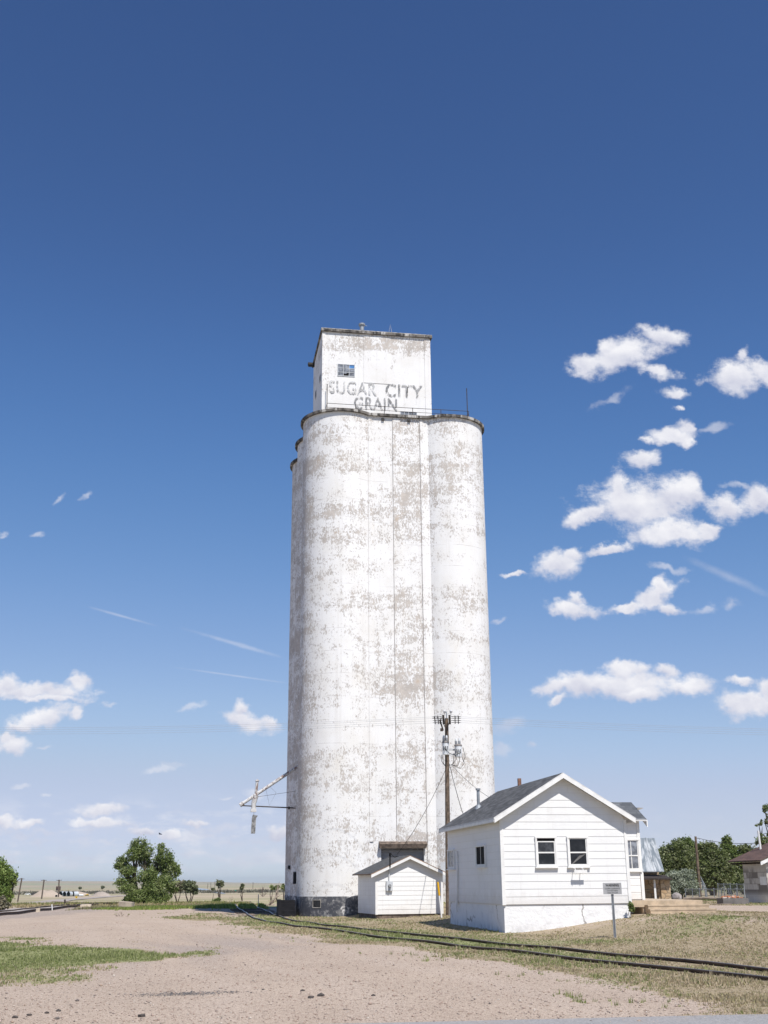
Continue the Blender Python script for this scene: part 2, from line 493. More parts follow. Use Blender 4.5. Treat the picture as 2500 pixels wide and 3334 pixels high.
def base_band():
    m, t = mat('tarred_base')
    co = t.node('ShaderNodeTexCoord').outputs['Object']
    n = t.math('ADD', t.math('MULTIPLY', t.noise(1.5, co, 8, .7), .6), t.math('MULTIPLY', t.noise(6, co, 8, .75, .5), .5))
    z = t.sep(co)[2]
    n = t.math('ADD', n, t.step(z, .55, 1.0, 0.0, .04))
    c = t.mix(t.step(t.noise(1.1, co, 6, .7), .3, .7), (.042, .046, .06), (.085, .09, .105))
    c = t.mix(t.math('MULTIPLY', t.step(n, .53, .64), .55), c, (.36, .355, .35))
    c = t.mix(t.step(n, .64, .67), c, (.62, .61, .6))
    t.put(t.b.inputs['Base Color'], c); t.b.inputs['Roughness'].default_value = .8
    return m


M_BASE = base_band()


def slab_edge():
    m, t = mat('weathered_slab')
    co = t.node('ShaderNodeTexCoord').outputs['Object']
    x, y, z = t.sep(co)
    n = t.noise(3.0, t.vscale(co, (1, 1, .25)), 7, .7)
    top = t.math('FRACT', t.math('MULTIPLY', z, 1.0))
    c = t.mix(t.step(n, .42, .58), (.035, .032, .03), (.16, .145, .13))
    w = t.math('MULTIPLY', t.step(t.noise(1.6, t.vscale(co, (1, 1, .1)), 6, .75), .52, .6), .8)
    c = t.mix(w, c, (.55, .53, .5))
    t.put(t.b.inputs['Base Color'], c); t.b.inputs['Roughness'].default_value = .9
    return m


M_SLAB = slab_edge()
M_DARKSLAB = plain('tarred_edge', (.045, .042, .04), .85, .5, 4)
M_BLACK = plain('dark_opening', (.006, .006, .007), .9, .2)
M_IRON = plain('rusty_iron', (.07, .055, .048), .75, .5, 8, 0.2)
M_GREYMETAL = plain('grey_painted_metal', (.56, .58, .60), .5, .15, 5, .0)
M_GALV = plain('galvanised_metal', (.30, .325, .355), .55, .25, 2.5, .25)
M_CONC = plain('concrete', (.42, .35, .27), .9, .3, 2.5)
M_CONCGREY = plain('grey_concrete', (.38, .36, .33), .9, .3, 2.5)
M_DIRTYCONC = plain('dirty_concrete', (.16, .125, .10), .9, .55, 5)
M_WOOD = plain('weathered_pole_wood', (.155, .115, .085), .85, .45, 6)
M_DARKWOOD = plain('dark_timber', (.045, .034, .028), .85, .45, 6)
M_WHITE = plain('white_trim_paint', (.765, .76, .745), .6, .08, 3)
M_STEPCONC = plain('sun_bleached_concrete', (.47, .375, .27), .9, .22, 3)


def siding_mat(name, u_along_x, row, zoff, col=(.775, .775, .77)):
    m, t = mat(name)
    co = t.node('ShaderNodeTexCoord').outputs['Object']
    x, y, z = t.sep(co)
    vec = t.comb(x if u_along_x else y, t.math('SUBTRACT', z, zoff), 0.0)
    br = t.node('ShaderNodeTexBrick', {'Vector': vec, 'Scale': 1.0, 'Mortar Size': .006, 'Mortar Smooth': .3, 'Bias': 0.0, 'Brick Width': 1.22, 'Row Height': row,
                                       'Color1': (*col, 1), 'Color2': tuple(c * .955 for c in col) + (1,), 'Mortar': (.66, .655, .65, 1)}, offset=.5, offset_frequency=2)
    dirt = t.step(t.noise(1.2, t.vscale(co, (1, 1, .6)), 7, .65), .5, .78)
    c = t.mix(t.math('MULTIPLY', dirt, .30), br.outputs['Color'], (.55, .52, .48))
    splash = t.math('MULTIPLY', t.step(t.math('ADD', t.math('SUBTRACT', z, zoff), t.math('MULTIPLY', t.noise(2.5, co, 5, .7), .9)), .45, .95, 1.0, 0.0), .35)
    c = t.mix(splash, c, (.50, .45, .40))
    streak = t.step(t.noise(5, t.vscale(co, (1, 1, .07)), 4, .6), .55, .8)
    c = t.mix(t.math('MULTIPLY', streak, .16), c, (.45, .43, .42))
    t.put(t.b.inputs['Base Color'], c)
    t.b.inputs['Roughness'].default_value = .55; t.b.inputs['Specular IOR Level'].default_value = .3
    bump(t, t.noise(1.5, t.vscale(co, (1, 1, 3)), 5, .6), .25, .03)
    return m


M_SIDX = siding_mat('painted_lap_siding', True, .2405, .884)
M_SIDY = siding_mat('painted_lap_siding_end', False, .2405, .884, (.78, .775, .78))
M_SHEDX = siding_mat('painted_shed_siding', True, .206, .212, (.80, .80, .79))
M_SHEDY = siding_mat('painted_shed_siding_end', False, .206, .212, (.78, .78, .78))


def plaster():
    m, t = mat('whitewashed_foundation')
    co = t.node('ShaderNodeTexCoord').outputs['Object']
    z = t.sep(co)[2]
    n = t.noise(2.2, co, 8, .65)
    c = t.mix(t.step(n, .45, .75), (.78, .78, .78), (.66, .66, .67))
    spots = t.step(t.noise(7, co, 6, .7), .62, .68)
    c = t.mix(t.math('MULTIPLY', spots, .35), c, (.35, .33, .32))
    vor = t.node('ShaderNodeTexVoronoi', {'Scale': .55, 'Vector': t.node('ShaderNodeVectorMath', {0: co, 1: t.vscale(t.noise(1.5, co, 4, .6, out=1), (.5, .5, .5))}, operation='ADD').outputs[0]}, feature='DISTANCE_TO_EDGE')
    crack = t.math('MULTIPLY', t.math('LESS_THAN', vor.outputs['Distance'], .012), t.step(t.noise(.6, co, 2), .48, .55))
    c = t.mix(t.math('MULTIPLY', crack, .75), c, (.22, .2, .18))
    soil = t.math('MULTIPLY', t.step(t.math('ADD', z, t.math('MULTIPLY', n, .5)), .25, .62, 1.0, 0.0), t.step(t.noise(3, t.vscale(co, (1, 1, .4)), 5, .6), .4, .7))
    c = t.mix(t.math('MULTIPLY', soil, .5), c, (.28, .27, .27))
    t.put(t.b.inputs['Base Color'], c); t.b.inputs['Roughness'].default_value = .85
    bump(t, t.math('ADD', t.noise(2.5, co, 6, .6), t.math('MULTIPLY', t.noise(14, co, 4, .6), .25)), .6, .06)
    return m


M_PLASTER = plaster()


def shingles(name, slope, along_y=True, c1=(.030, .032, .036), c2=(.145, .15, .158), row=.14, width=.33):
    m, t = mat(name)
    co = t.node('ShaderNodeTexCoord').outputs['Object']
    x, y, z = t.sep(co)
    vec = t.comb(y if along_y else x, t.math('DIVIDE', z, math.sin(slope)), 0.0)
    br = t.node('ShaderNodeTexBrick', {'Vector': vec, 'Scale': 1.0, 'Mortar Size': .012, 'Mortar Smooth': .2, 'Bias': -.1, 'Brick Width': width, 'Row Height': row,
                                       'Color1': (*c1, 1), 'Color2': (*c2, 1), 'Mortar': tuple(c * .45 for c in c1) + (1,)}, offset=.37, offset_frequency=2)
    n = t.noise(1.0, co, 6, .65)
    c = t.mix(t.math('MULTIPLY', t.step(n, .35, .75), .5), br.outputs['Color'], tuple(a * .9 for a in c1), 'MIX')
    g = t.noise(60, co, 2, .5)
    c = t.mix(t.math('MULTIPLY', t.step(g, .4, .7), .25), c, tuple(a * 1.5 for a in c2))
    t.put(t.b.inputs['Base Color'], c); t.b.inputs['Roughness'].default_value = .9
    bump(t, br.outputs['Fac'], .6, .01)
    return m


def glass_mat(name, col, rough=.08):
    m, t = mat(name)
    co = t.node('ShaderNodeTexCoord').outputs['Object']
    n = t.noise(4, co, 5, .6)
    c = t.mix(t.step(n, .4, .7), col, tuple(a * 2.2 + .004 for a in col))
    t.put(t.b.inputs['Base Color'], c)
    t.put(t.b.inputs['Roughness'], t.step(n, .3, .8, rough, rough + .25))
    t.b.inputs['Specular IOR Level'].default_value = .35
    return m


M_PANE = glass_mat('dusty_dark_glass', (.012, .013, .015))
M_PANEGREY = glass_mat('dusty_grey_glass', (.13, .14, .16), .2)
M_PANESKYREFL = glass_mat('painted_sky_reflection', (.08, .20, .42), .15)  # blue base colour paints the sky mirrored in one pane


def tint_mat(name, rough=.8, transl=.35, spec=.2):
    m, t = mat(name)
    a = t.node('ShaderNodeAttribute', attribute_name='tint', attribute_type='GEOMETRY').outputs['Color']
    t.put(t.b.inputs['Base Color'], a)
    t.b.inputs['Roughness'].default_value = rough; t.b.inputs['Specular IOR Level'].default_value = spec
    if transl:
        tr = t.node('ShaderNodeBsdfTranslucent', {'Color': t.mix(.35, a, (.20, .25, .05))})
        mx = t.node('ShaderNodeMixShader', {0: transl}); t.l.new(t.b.outputs[0], mx.inputs[1]); t.l.new(tr.outputs[0], mx.inputs[2])
        t.l.new(mx.outputs[0], t.out.inputs[0])
    return m


M_LEAF = tint_mat('foliage', .6, .35, .3)
M_GRASS = tint_mat('grass_blades', .8, .3, .15)
M_STONE = tint_mat('loose_stones', .9, 0, .2)
M_BARK = plain('bark', (.085, .065, .05), .9, .4, 5)
M_DEADWOOD = plain('dead_wood', (.26, .21, .17), .9, .3, 5)


def letter_mat(name, col, keep):
    m, t = mat(name)
    co = t.node('ShaderNodeTexCoord').outputs['Object']
    n = t.math('ADD', t.math('MULTIPLY', t.noise(4, co, 8, .7, .4), .4), t.math('MULTIPLY', t.noise(11, t.vscale(co, (1, 1, .7)), 8, .75, .5), .6))
    t.put(t.b.inputs['Base Color'], t.mix(t.step(t.noise(3, co, 5), .35, .65), col, tuple(c * 1.7 for c in col)))
    t.b.inputs['Roughness'].default_value = .85
    tr = t.node('ShaderNodeBsdfTransparent')
    mx = t.node('ShaderNodeMixShader'); t.put(mx.inputs[0], t.step(n, keep - .02, keep + .02))
    t.l.new(tr.outputs[0], mx.inputs[2]); t.l.new(t.b.outputs[0], mx.inputs[1]); t.l.new(mx.outputs[0], t.out.inputs[0])
    return m


def text_mesh(name, body, size_w, size_h, m, parent, origin, xdir=(1, 0, 0), zdir=(0, 0, 1), bold=.03, spacing=1.0):
    """lettering as a flat mesh, stretched to the given width and height, lower left corner at origin"""
    cu = bpy.data.curves.new(name, 'FONT'); cu.body = body; cu.offset = bold; cu.space_character = spacing; cu.resolution_u = 4
    tmp = bpy.data.objects.new(name, cu); COL.objects.link(tmp)
    dg = bpy.context.evaluated_depsgraph_get(); dg.update()
    me = bpy.data.meshes.new_from_object(tmp.evaluated_get(dg))
    bpy.data.objects.remove(tmp)
    co = np.empty(len(me.vertices) * 3, np.float32); me.vertices.foreach_get('co', co); co = co.reshape(-1, 3)
    mn, mx = co.min(0), co.max(0)
    u = (co[:, 0] - mn[0]) / (mx[0] - mn[0]) * size_w; w = (co[:, 1] - mn[1]) / (mx[1] - mn[1]) * size_h
    P = np.array(origin) + u[:, None] * np.array(xdir) + w[:, None] * np.array(zdir)
    me.vertices.foreach_set('co', P.astype(np.float32).ravel())
    me.name = name; me.materials.clear(); me.materials.append(m); me.update()
    o = bpy.data.objects.new(name, me); COL.objects.link(o); o.parent = parent
    return o

# ------------------------------------------------------------------ grain elevator
SA = math.radians(9.486)
SR, SO, SP, SW = 2.2006, .1618, 3.6231, 6.2272
elev = thing('grain_elevator', 'tall white concrete grain elevator with peeling paint and lettered headhouse', 'grain elevator', (-2.4928, 62.1952, 0), SA)
SLAB0, SLAB1 = 27.13, 27.28


def wall_arc(cx, cy, r, n=96):
    return [(cx + r * math.cos(2 * math.pi * k / n), cy + r * math.sin(2 * math.pi * k / n)) for k in range(n)]


for side, u in (('l', 0.0), ('r', SW)):
    for k in range(3):
        b = MB()
        v = []
        for z in (-1.0, SLAB0):
            v += [(x, y, z) for x, y in wall_arc(u, k * SP, SR)]
        n = 96
        b.add(v, [(i, (i + 1) % n, n + (i + 1) % n, n + i) for i in range(n)], 0, True)
        b.poly([(x, y, SLAB0) for x, y in wall_arc(u, k * SP, SR)], 0)
        bn = b.build('bin', M_BIN, elev)
        if side == 'l':
            bb = MB(); v = []
            for z in (-1.0, .97):
                v += [(x, y, z) for x, y in wall_arc(u, k * SP, SR + .012)]
            v += [(x, y, .97) for x, y in wall_arc(u, k * SP, SR - .02)]
            bb.add(v, [(i, (i + 1) % n, n + (i + 1) % n, n + i) for i in range(n)], 0, True)
            bb.add(v, [(n + i, n + (i + 1) % n, 2 * n + (i + 1) % n, 2 * n + i) for i in range(n)], 0)
            bb.build('base_band', M_BASE, bn)

# flat wall between the front bins, with its door opening and shallow pilasters
FV = -1.72
b = MB()
D0, D1, DT = 1.95, 4.19, 3.27
b.box(1.0, D0, FV, 0.6, -1, SLAB0); b.box(D1, SW - 1.0, FV, 0.6, -1, SLAB0); b.box(D0, D1, FV, 0.6, DT, SLAB0)
b.box(D0, D1, FV + .5, FV + .6, -1, DT)
for u0, u1 in ((1.36, 1.56), (2.78, 3.22), (4.37, 4.57)):
    b.box(u0, u1, FV - .045, FV - .001, DT if u0 > D0 - .2 else 3.6, SLAB0 - .03)
b.box(4.37, 4.57, FV - .044, FV - .002, -1, DT - .002)
wl = b.build('wall', M_WALL, elev)
j = MB()
for u in (2.775, 4.365):
    j.box(u - .010, u + .003, FV - .048, FV - .003, 3.6, SLAB0 - .04)
j.build('joint', plain('joint_grey', (.50, .47, .44), .9, .3), wl)
b = MB()
b.box(-1.0, SW + 1.0, .6, 2 * SP + 1.5, 0, SLAB0)
b.build('inner_wall', M_WALL, elev)

# roof slab: union outline of the six bins
RO = SR + SO


def arc(cx, cy, a0, a1, n=26):
    return [(cx + RO * math.cos(math.radians(a0 + (a1 - a0) * i / n)), cy + RO * math.sin(math.radians(a0 + (a1 - a0) * i / n))) for i in range(n + 1)]


fa = math.degrees(math.asin((FV - SO) / RO))            # where the slab front meets the bins (negative)
ha = math.degrees(math.asin((SP / 2) / RO))
out = []
out += arc(SW, 0, -180 - fa, ha)     # right front bin, from the flat front round to the side
out += arc(SW, SP, -ha, ha)
out += arc(SW, 2 * SP, -ha, 90)
out += arc(0, 2 * SP, 90, 180 + ha)
out += arc(0, SP, 180 - ha, 180 + ha)
out += arc(0, 0, 180 - ha, 360 + fa)
b = MB(); b.prism(out, SLAB0, SLAB1, 0)
sl = b.build('roof_slab', M_SLAB, elev)
for u_ in (2.13, 3.66):
    b = MB(); b.box(u_, u_ + .16, FV - .10, FV - .002, SLAB0 - .24, SLAB0 - .10); b.build('beam_end', M_DARKSLAB, elev)

# headhouse
HU0, HU1, HV0, HV1, HZ = -1.3086, 5.1353, -1.5225, 3.411, 32.43
b = MB()
b.box(HU0, HU1, HV0, HV1, SLAB1 - .1, HZ)
b.box(HU0 - .0, HU0 + .16, HV0 - .03, HV0 - .001, SLAB1, HZ - .12)
b.box(HU1 - .36, HU1 - .0, HV0 - .03, HV0 - .001, SLAB1, HZ - .12)
b.box(1.14, 2.7, HV0 - .025, HV0 - .001, 29.3, HZ - .12)
hh = b.build('headhouse', M_HEAD, elev)
b = MB()
b.box(HU0 - .09, HU1 + .11, HV0 - .13, HV1 + .12, HZ, HZ + .15)
b.build('roof_cap', M_SLAB, hh)
b = MB()
b.box(HU0 - .075, HU1 + .095, HV0 - .115, HV1 + .105, HZ + .15, HZ + .19)
b.build('flashing', plain('roof_flashing', (.45, .43, .40), .8, .6, 6), hh)


def steel_window(name, u0, u1, z0, z1, v, nu, nz, parent, panes, hole=None, rail=None):
    b = MB()
    fw = .035
    b.box(u0, u1, v - .03, v + .0, z1 - fw, z1); b.box(u0, u1, v - .03, v + .0, z0, z0 + fw)
    b.box(u0, u0 + fw, v - .03, v, z0 + fw, z1 - fw); b.box(u1 - fw, u1, v - .03, v, z0 + fw, z1 - fw)
    for i in range(1, nu):
        u = u0 + (u1 - u0) * i / nu; b.box(u - .012, u + .012, v - .024, v, z0 + fw, z1 - fw, 0)
    for i in range(1, nz):
        z = z0 + (z1 - z0) * i / nz; b.box(u0 + fw, u1 - fw, v - .022, v - .001, z - .012, z + .012, 0)
    for i in range(nu):
        for k in range(nz):
            a0 = u0 + (u1 - u0) * i / nu + .015; a1 = u0 + (u1 - u0) * (i + 1) / nu - .015
            c0 = z0 + (z1 - z0) * k / nz + .015; c1 = z0 + (z1 - z0) * (k + 1) / nz - .015
            vv = v - .012 + .002 * ((i * 7 + k * 3) % 3)
            b.poly([(a0, vv, c0), (a1, vv, c0), (a1, vv, c1), (a0, vv, c1)], panes(i, k))
    if hole:
        b.poly([(a, v - .016, c) for a, c in hole], 3)
    return b.build(name, [M_GREYMETAL, M_PANEGREY, M_PANESKYREFL, M_BLACK], parent)


steel_window('window', -.41, .62, 29.62, 30.40, HV0 - .001, 3, 3, hh,
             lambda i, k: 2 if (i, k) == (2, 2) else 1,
             hole=[(-.02, 29.68), (.12, 29.65), (.30, 29.72), (.27, 29.86), (.16, 29.84), (.10, 29.80), (-.06, 29.78)])
steel_window('window', 3.27, 4.27, 27.37, 27.63, HV0 - .001, 4, 1, hh, lambda i, k: 1)
for (v0, v1, z0, z1) in ((-.98, -.48, 29.5, 30.0), (1.4, 1.9, 29.55, 30.05)):
    b = MB(); b.box(HU0 - .03, HU0 - .002, v0, v1, z0, z1, 0); b.box(HU0 - .035, HU0 - .031, v0 + .05, v1 - .05, z0 + .05, z1 - .05, 1)
    b.build('window', [M_GREYMETAL, M_BLACK], hh)
b = MB(); b.cyl((1.18, HV0 + 1.0, HZ + .18), (1.18, HV0 + 1.0, 33.50), .13, n=14); b.cyl((1.18, HV0 + 1.0, 33.50), (1.18, HV0 + 1.0, 33.60), .2, n=14)
b.tube([(1.38, HV0 + 1, 33.53), (1.5, HV0 + 1, 33.5)], .015, 5)
b.build('vent_pipe', M_GALV, hh)
b = MB(); b.tube([(2.74, HV0 + 1, HZ + .18), (2.91, HV0 + 1, 33.7), (3.11, HV0 + 1, HZ + .18)], .015, 5)
b.build('aerial_frame', plain('pale_rod', (.5, .47, .44), .6), hh)
b = MB(); b.box(-1.72, HU0 + .02, 2.75, 2.95, 32.28, 32.42); b.box(-1.70, HU0 + .02, 2.80, 2.90, 32.18, 32.28)
b.build('hoist_beam', M_DARKSLAB, hh)
L1 = letter_mat('faded_lettering', (.36, .36, .36), .515)
L2 = letter_mat('worn_lettering', (.21, .21, .212), .515)
for body, u0, u1, z0, z1, m in (('SUGAR', -.89, 1.90, 28.50, 29.32, L1), ('CITY', 2.42, 4.62, 28.50, 29.32, L2), ('GRAIN', .57, 3.09, 27.62, 28.40, L2)):
    text_mesh('lettering', body, u1 - u0, z1 - z0, m, hh, (u0, HV0 - .036, z0), bold=.014, spacing=1.06)

# railing and aerials on the slab
b = MB()
RV = -1.80
for u in (-1.04, .62, 2.29, 3.96, 5.63, 7.28):
    b.tube([(u, RV, SLAB1 - .02), (u, RV, 27.77)], .019, 6)
b.tube([(-1.04, RV, 27.75), (3.0, RV, 27.745), (7.28, RV, 27.76)], .015, 6)
b.tube([(-1.04, RV, 27.50), (7.28, RV, 27.5)], .012, 6)
b.tube([(-1.04, RV, 27.72), (-1.14, RV - .02, SLAB1 - .01)], .012, 5); b.tube([(7.28, RV, 27.6), (7.05, RV, SLAB1)], .012, 5)
b.build('railing', M_IRON, elev)
for u, z in ((-1.03, 28.97), (7.22, 29.23)):
    b = MB(); b.tube([(u, RV + .03, SLAB1), (u - .0, RV + .03, z)], .024, 6); b.build('whip_aerial', M_IRON, elev)

# roller door with concrete canopy
b = MB(); b.hexa([(1.86, FV - .30, 3.28), (4.25, FV - .30, 3.28), (4.25, FV - .001, 3.28), (1.86, FV - .001, 3.28),
                  (1.83, FV - .36, 3.48), (4.31, FV - .36, 3.48), (4.31, FV - .001, 3.62), (1.83, FV - .001, 3.62)])
cn = b.build('canopy', M_DIRTYCONC, elev)
b = MB()
for i in range(30):
    z = .5 + i * .09
    b.add([(D0, FV + .30, z), (D1, FV + .30, z), (D1, FV + .27, z + .045), (D0, FV + .27, z + .045), (D1, FV + .30, z + .09), (D0, FV + .30, z + .09)], [(0, 1, 2, 3), (3, 2, 4, 5)], 0)
b.build('roller_door', plain('door_slats', (.34, .34, .36), .6, .1), elev)


def bin_pt(k, ang, z, r=SR):
    return (r * math.cos(ang), k * SP + r * math.sin(ang), z)


def bin_patch(k, a0, a1, z0, z1, name, m, off=.02, parent=None):
    """an opening with a shallow frame set on the curved bin wall"""
    b = MB(); n = 4
    for i in range(n):
        p = a0 + (a1 - a0) * i / n; q = a0 + (a1 - a0) * (i + 1) / n
        b.poly([bin_pt(k, p, z0, SR + off), bin_pt(k, q, z0, SR + off), bin_pt(k, q, z1, SR + off), bin_pt(k, p, z1, SR + off)], 0)
    for (p, q, c, d) in ((a0 - .012, a0, z0 - .03, z1 + .03), (a1, a1 + .012, z0 - .03, z1 + .03)):
        b.hexa([bin_pt(k, p, c, SR), bin_pt(k, p, c, SR + .04), bin_pt(k, q, c, SR + .04), bin_pt(k, q, c, SR), bin_pt(k, p, d, SR), bin_pt(k, p, d, SR + .04), bin_pt(k, q, d, SR + .04), bin_pt(k, q, d, SR)], 1)
    for c, d in ((z0 - .03, z0), (z1, z1 + .03)):
        b.hexa([bin_pt(k, a0, c, SR), bin_pt(k, a0, c, SR + .04), bin_pt(k, a1, c, SR + .04), bin_pt(k, a1, c, SR), bin_pt(k, a0, d, SR), bin_pt(k, a0, d, SR + .04), bin_pt(k, a1, d, SR + .04), bin_pt(k, a1, d, SR)], 1)
    return b.build(name, m, elev if parent is None else parent)


bin_patch(0, math.radians(180 + 47.5), math.radians(180 + 49 + 9.5), .46, .79, 'base_window', [M_PANE, M_CONCGREY], .015)
bin_patch(1, math.radians(180 + 19), math.radians(180 + 28), 1.60, 2.18, 'hatch', [M_BLACK, M_BASE], .012)
bin_patch(2, math.radians(180 + 19), math.radians(180 + 26), 2.38, 2.56, 'hatch', [M_BLACK, M_BASE], .012)

# concrete stair beside the left bin
b = MB()
for i in range(5):
    b.box(-3.05, -2.3, -1.35 + i * .22, -.05, -.6 if i == 0 else -.02 + i * .165, .145 + i * .165)
b.box(-3.2, -3.06, -1.35, -.05, -.6, .84)
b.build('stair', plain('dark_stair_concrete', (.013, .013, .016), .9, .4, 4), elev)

# rail-car loading spout
V2 = 2.0
b = MB()
b.tube([(-2.0, V2 + .1, 7.72), (-5.05, V2, 5.68)], .09, 14); b.tube([(-4.95, V2, 5.745), (-5.13, V2, 5.625)], .118, 14)
sp = b.build('loading_spout', M_WHITE, elev)
M_RUST = peel('rust_flaked_white', .11, False, (.58, .58, .585), (.17, .085, .06), seams=False)
sp.data.materials[0] = M_RUST
b = MB(); b.tube([(-4.24, V2 + .02, 6.90), (-4.29, V2 + .02, 6.25)], .08, 10); b.cyl((-4.235, V2 + .02, 6.90), (-4.235, V2 + .02, 6.93), .12, .12, 10); b.cyl((-4.235, V2 + .02, 6.93), (-4.235, V2 + .02, 7.0), .11, .02, 10)
b.build('relief_pipe', M_RUST, sp)
b = MB(); b.tube([(-4.30, V2, 6.15), (-4.40, V2, 5.7), (-4.40, V2, 5.32)], [.16, .125, .125], 12); b.box(-4.55, -4.25, V2 - .15, V2 + .15, 5.28, 5.44)
b.build('downspout', M_RUST, sp)
b = MB()
b.hexa([(-4.50, V2 - .10, 4.16), (-4.28, V2 - .10, 4.16), (-4.28, V2 + .1, 4.16), (-4.50, V2 + .1, 4.16), (-4.47, V2 - .1, 4.95), (-4.25, V2 - .1, 4.95), (-4.25, V2 + .1, 4.95), (-4.47, V2 + .1, 4.95)])
b.hexa([(-4.47, V2 - .10, 4.951), (-4.25, V2 - .10, 4.951), (-4.25, V2 + .1, 4.951), (-4.47, V2 + .1, 4.951), (-4.42, V2 - .1, 5.14), (-4.16, V2 - .1, 5.08), (-4.16, V2 + .1, 5.08), (-4.42, V2 + .1, 5.14)])
b.tube([(-4.37, V2, 5.12), (-4.37, V2, 5.30)], .008, 4)
b.build('hanging_sleeve', plain('grey_sleeve', (.25, .25, .25), .7, .6, 7), sp)
b = MB()
b.tube([(-5.0, V2 - .05, 5.60), (-2.1, V2 + .3, 5.50)], .028, 6); b.tube([(-5.0, V2 + .08, 5.62), (-2.1, V2 + 1.2, 5.58)], .024, 6)
b.box(-2.52, -2.42, V2 + .18, V2 + .3, 5.44, 5.58)
b.build('brace', M_IRON, sp)
b = MB()
b.tube([(-4.15, V2, 6.08), (-2.1, V2 + .5, 6.42)], .008, 4); b.tube([(-3.55, V2, 6.62), (-3.2, V2, 6.30), (-3.55, V2, 5.62), (-3.75, V2, 6.45)], .006, 4)
b.build('guy_cable', M_IRON, sp)

# ------------------------------------------------------------------ helpers for the small white buildings


def course(mb, P, s0, s1, z0, z1, mat=0, lip=.0115):
    """one lap board: s0,s1 are functions of z"""
    a0, a1, b0, b1 = s0(z0), s1(z0), s0(z1), s1(z1)
    if a1 - a0 < .02: return
    p = [P(a0, z0, lip), P(a1, z0, lip), P(b1, z1, .002), P(b0, z1, .002)]
    if b1 - b0 < .01: p = p[:3]
    mb.poly(p, mat)
    mb.poly([P(a0, z0, .0), P(a1, z0, .0), P(a1, z0, lip), P(a0, z0, lip)], mat)


def siding(mb, P, s0, s1, z0, z1, h, mat=0):
    z = z0
    while z < z1 - 1e-4:
        course(mb, P, s0, s1, z, min(z + h, z1), mat); z += h


def gable_roof(mb, u0, u1, ur, zr, v0, v1, k, th, mat=0, mat_edge=1):
    """two slabs meeting at ridge (ur,zr); slope k; eaves at u0 and u1"""
    for ue in (u0, u1):
        ze = zr - abs(ue - ur) * k
        lo = min(ue, ur); hi = max(ue, ur); zl = ze if lo == ue else zr; zh = zr if lo == ue else ze
        p = [(lo, v0, zl - th), (hi, v0, zh - th), (hi, v1, zh - th), (lo, v1, zl - th), (lo, v0, zl), (hi, v0, zh), (hi, v1, zh), (lo, v1, zl)]
        mb.add(p, [(4, 5, 6, 7)], mat)
        mb.add(p, [(3, 2, 1, 0), (0, 1, 5, 4), (1, 2, 6, 5), (2, 3, 7, 6), (3, 0, 4, 7)], mat_edge)


def sash_window(parent, P, s0, s1, z0, z1, name='window', split=.48, gap=False, mull=0, panes=None, trim=.055, glass=None):
    """double-hung window standing 4 cm proud of the boards; P(s, z, out)"""
    b = MB()

    def bar(a0, a1, c0, c1, o0, o1, m=0):
        o0 = o0 + .02 if o0 > 0 else 0.0
        o1 = o1 + .02
        v = [P(a0, c0, o0), P(a1, c0, o0), P(a1, c0, o1), P(a0, c0, o1), P(a0, c1, o0), P(a1, c1, o0), P(a1, c1, o1), P(a0, c1, o1)]
        b.add(v, [(0, 1, 2, 3), (7, 6, 5, 4), (4, 5, 1, 0), (5, 6, 2, 1), (6, 7, 3, 2), (7, 4, 0, 3)], m)
    bar(s0, s0 + trim, z0, z1 - trim, .0, .055); bar(s1 - trim, s1, z0, z1 - trim, .0, .055)
    bar(s0 - .01, s1 + .01, z1 - trim, z1, .0, .062)
    i0, i1, j0, j1 = s0 + trim, s1 - trim, z0, z1 - trim
    zm = j0 + (j1 - j0) * split
    w = .034
    top = j1 - (.10 if gap else 0)
    if gap:
        bar(i0, i1, top, j1, .0, .004, 1)
    # upper sash
    if split < 1:
        bar(i0, i0 + w, zm, top, .005, .032); bar(i1 - w, i1, zm, top, .005, .032); bar(i0 + w, i1 - w, top - w, top, .005, .031)
        bar(i0 + w, i1 - w, zm - .01, zm + .035, .005, .045)
    bar(i0, i0 + w, j0 + .08, zm, .005, .042); bar(i1 - w, i1, j0 + .08, zm, .005, .042); bar(i0, i1, j0, j0 + .08, .005, .042)
    for i in range(mull):
        c = i0 + (i1 - i0) * (i + 1) / (mull + 1); bar(c - .014, c + .014, j0 + .08, top, .004, .028)
    f = b.build(name, [M_WHITE, M_BLACK], parent)
    g = MB()
    b = g
    gl = glass or [M_PANE, M_PANE]
    bar(i0 + w * .5, i1 - w * .5, zm, top - w * .5, .001, .016, 1) if split < 1 else None
    bar(i0 + w * .5, i1 - w * .5, j0 + .04, zm, .001, .022, 0)
    g.build('pane', gl, f)
    b = MB(); bar(s0 - .03, s1 + .03, z0 - .045, z0, .0, .085); b.build('sill', M_WHITE, f)
    return f


# ------------------------------------------------------------------ white scale house
HB = math.radians(9.974)
house = thing('scale_house', 'white clapboard house with grey shingle gable roof on whitewashed foundation', 'house', (3.8429, 39.9305, 0), HB)
HWID, HDEP, HZ0, HZT, HZA, HK = 4.45, 8.0, .884, 3.66, 5.10, .597
b = MB()
b.box(.02, HWID - .02, .02, HDEP - .02, HZ0 - .03, 3.62)
b.add([(.02, .02, 3.62), (HWID - .02, .02, 3.62), (HWID / 2, .02, 4.98), (.02, HDEP - .02, 3.62), (HWID - .02, HDEP - .02, 3.62), (HWID / 2, HDEP - .02, 4.98)], [(0, 1, 2), (5, 4, 3), (1, 4, 5, 2), (3, 0, 2, 5)], 0)
PF = lambda s, z, o: (s, -o, z)
PL = lambda s, z, o: (-o, HDEP - s, z)                   # left wall, s runs towards the front
sl_ = lambda z: max(.02, .02 + (z - 3.70) / HK)
sr_ = lambda z: min(HWID - .02, HWID - .02 - (z - 3.70) / HK)
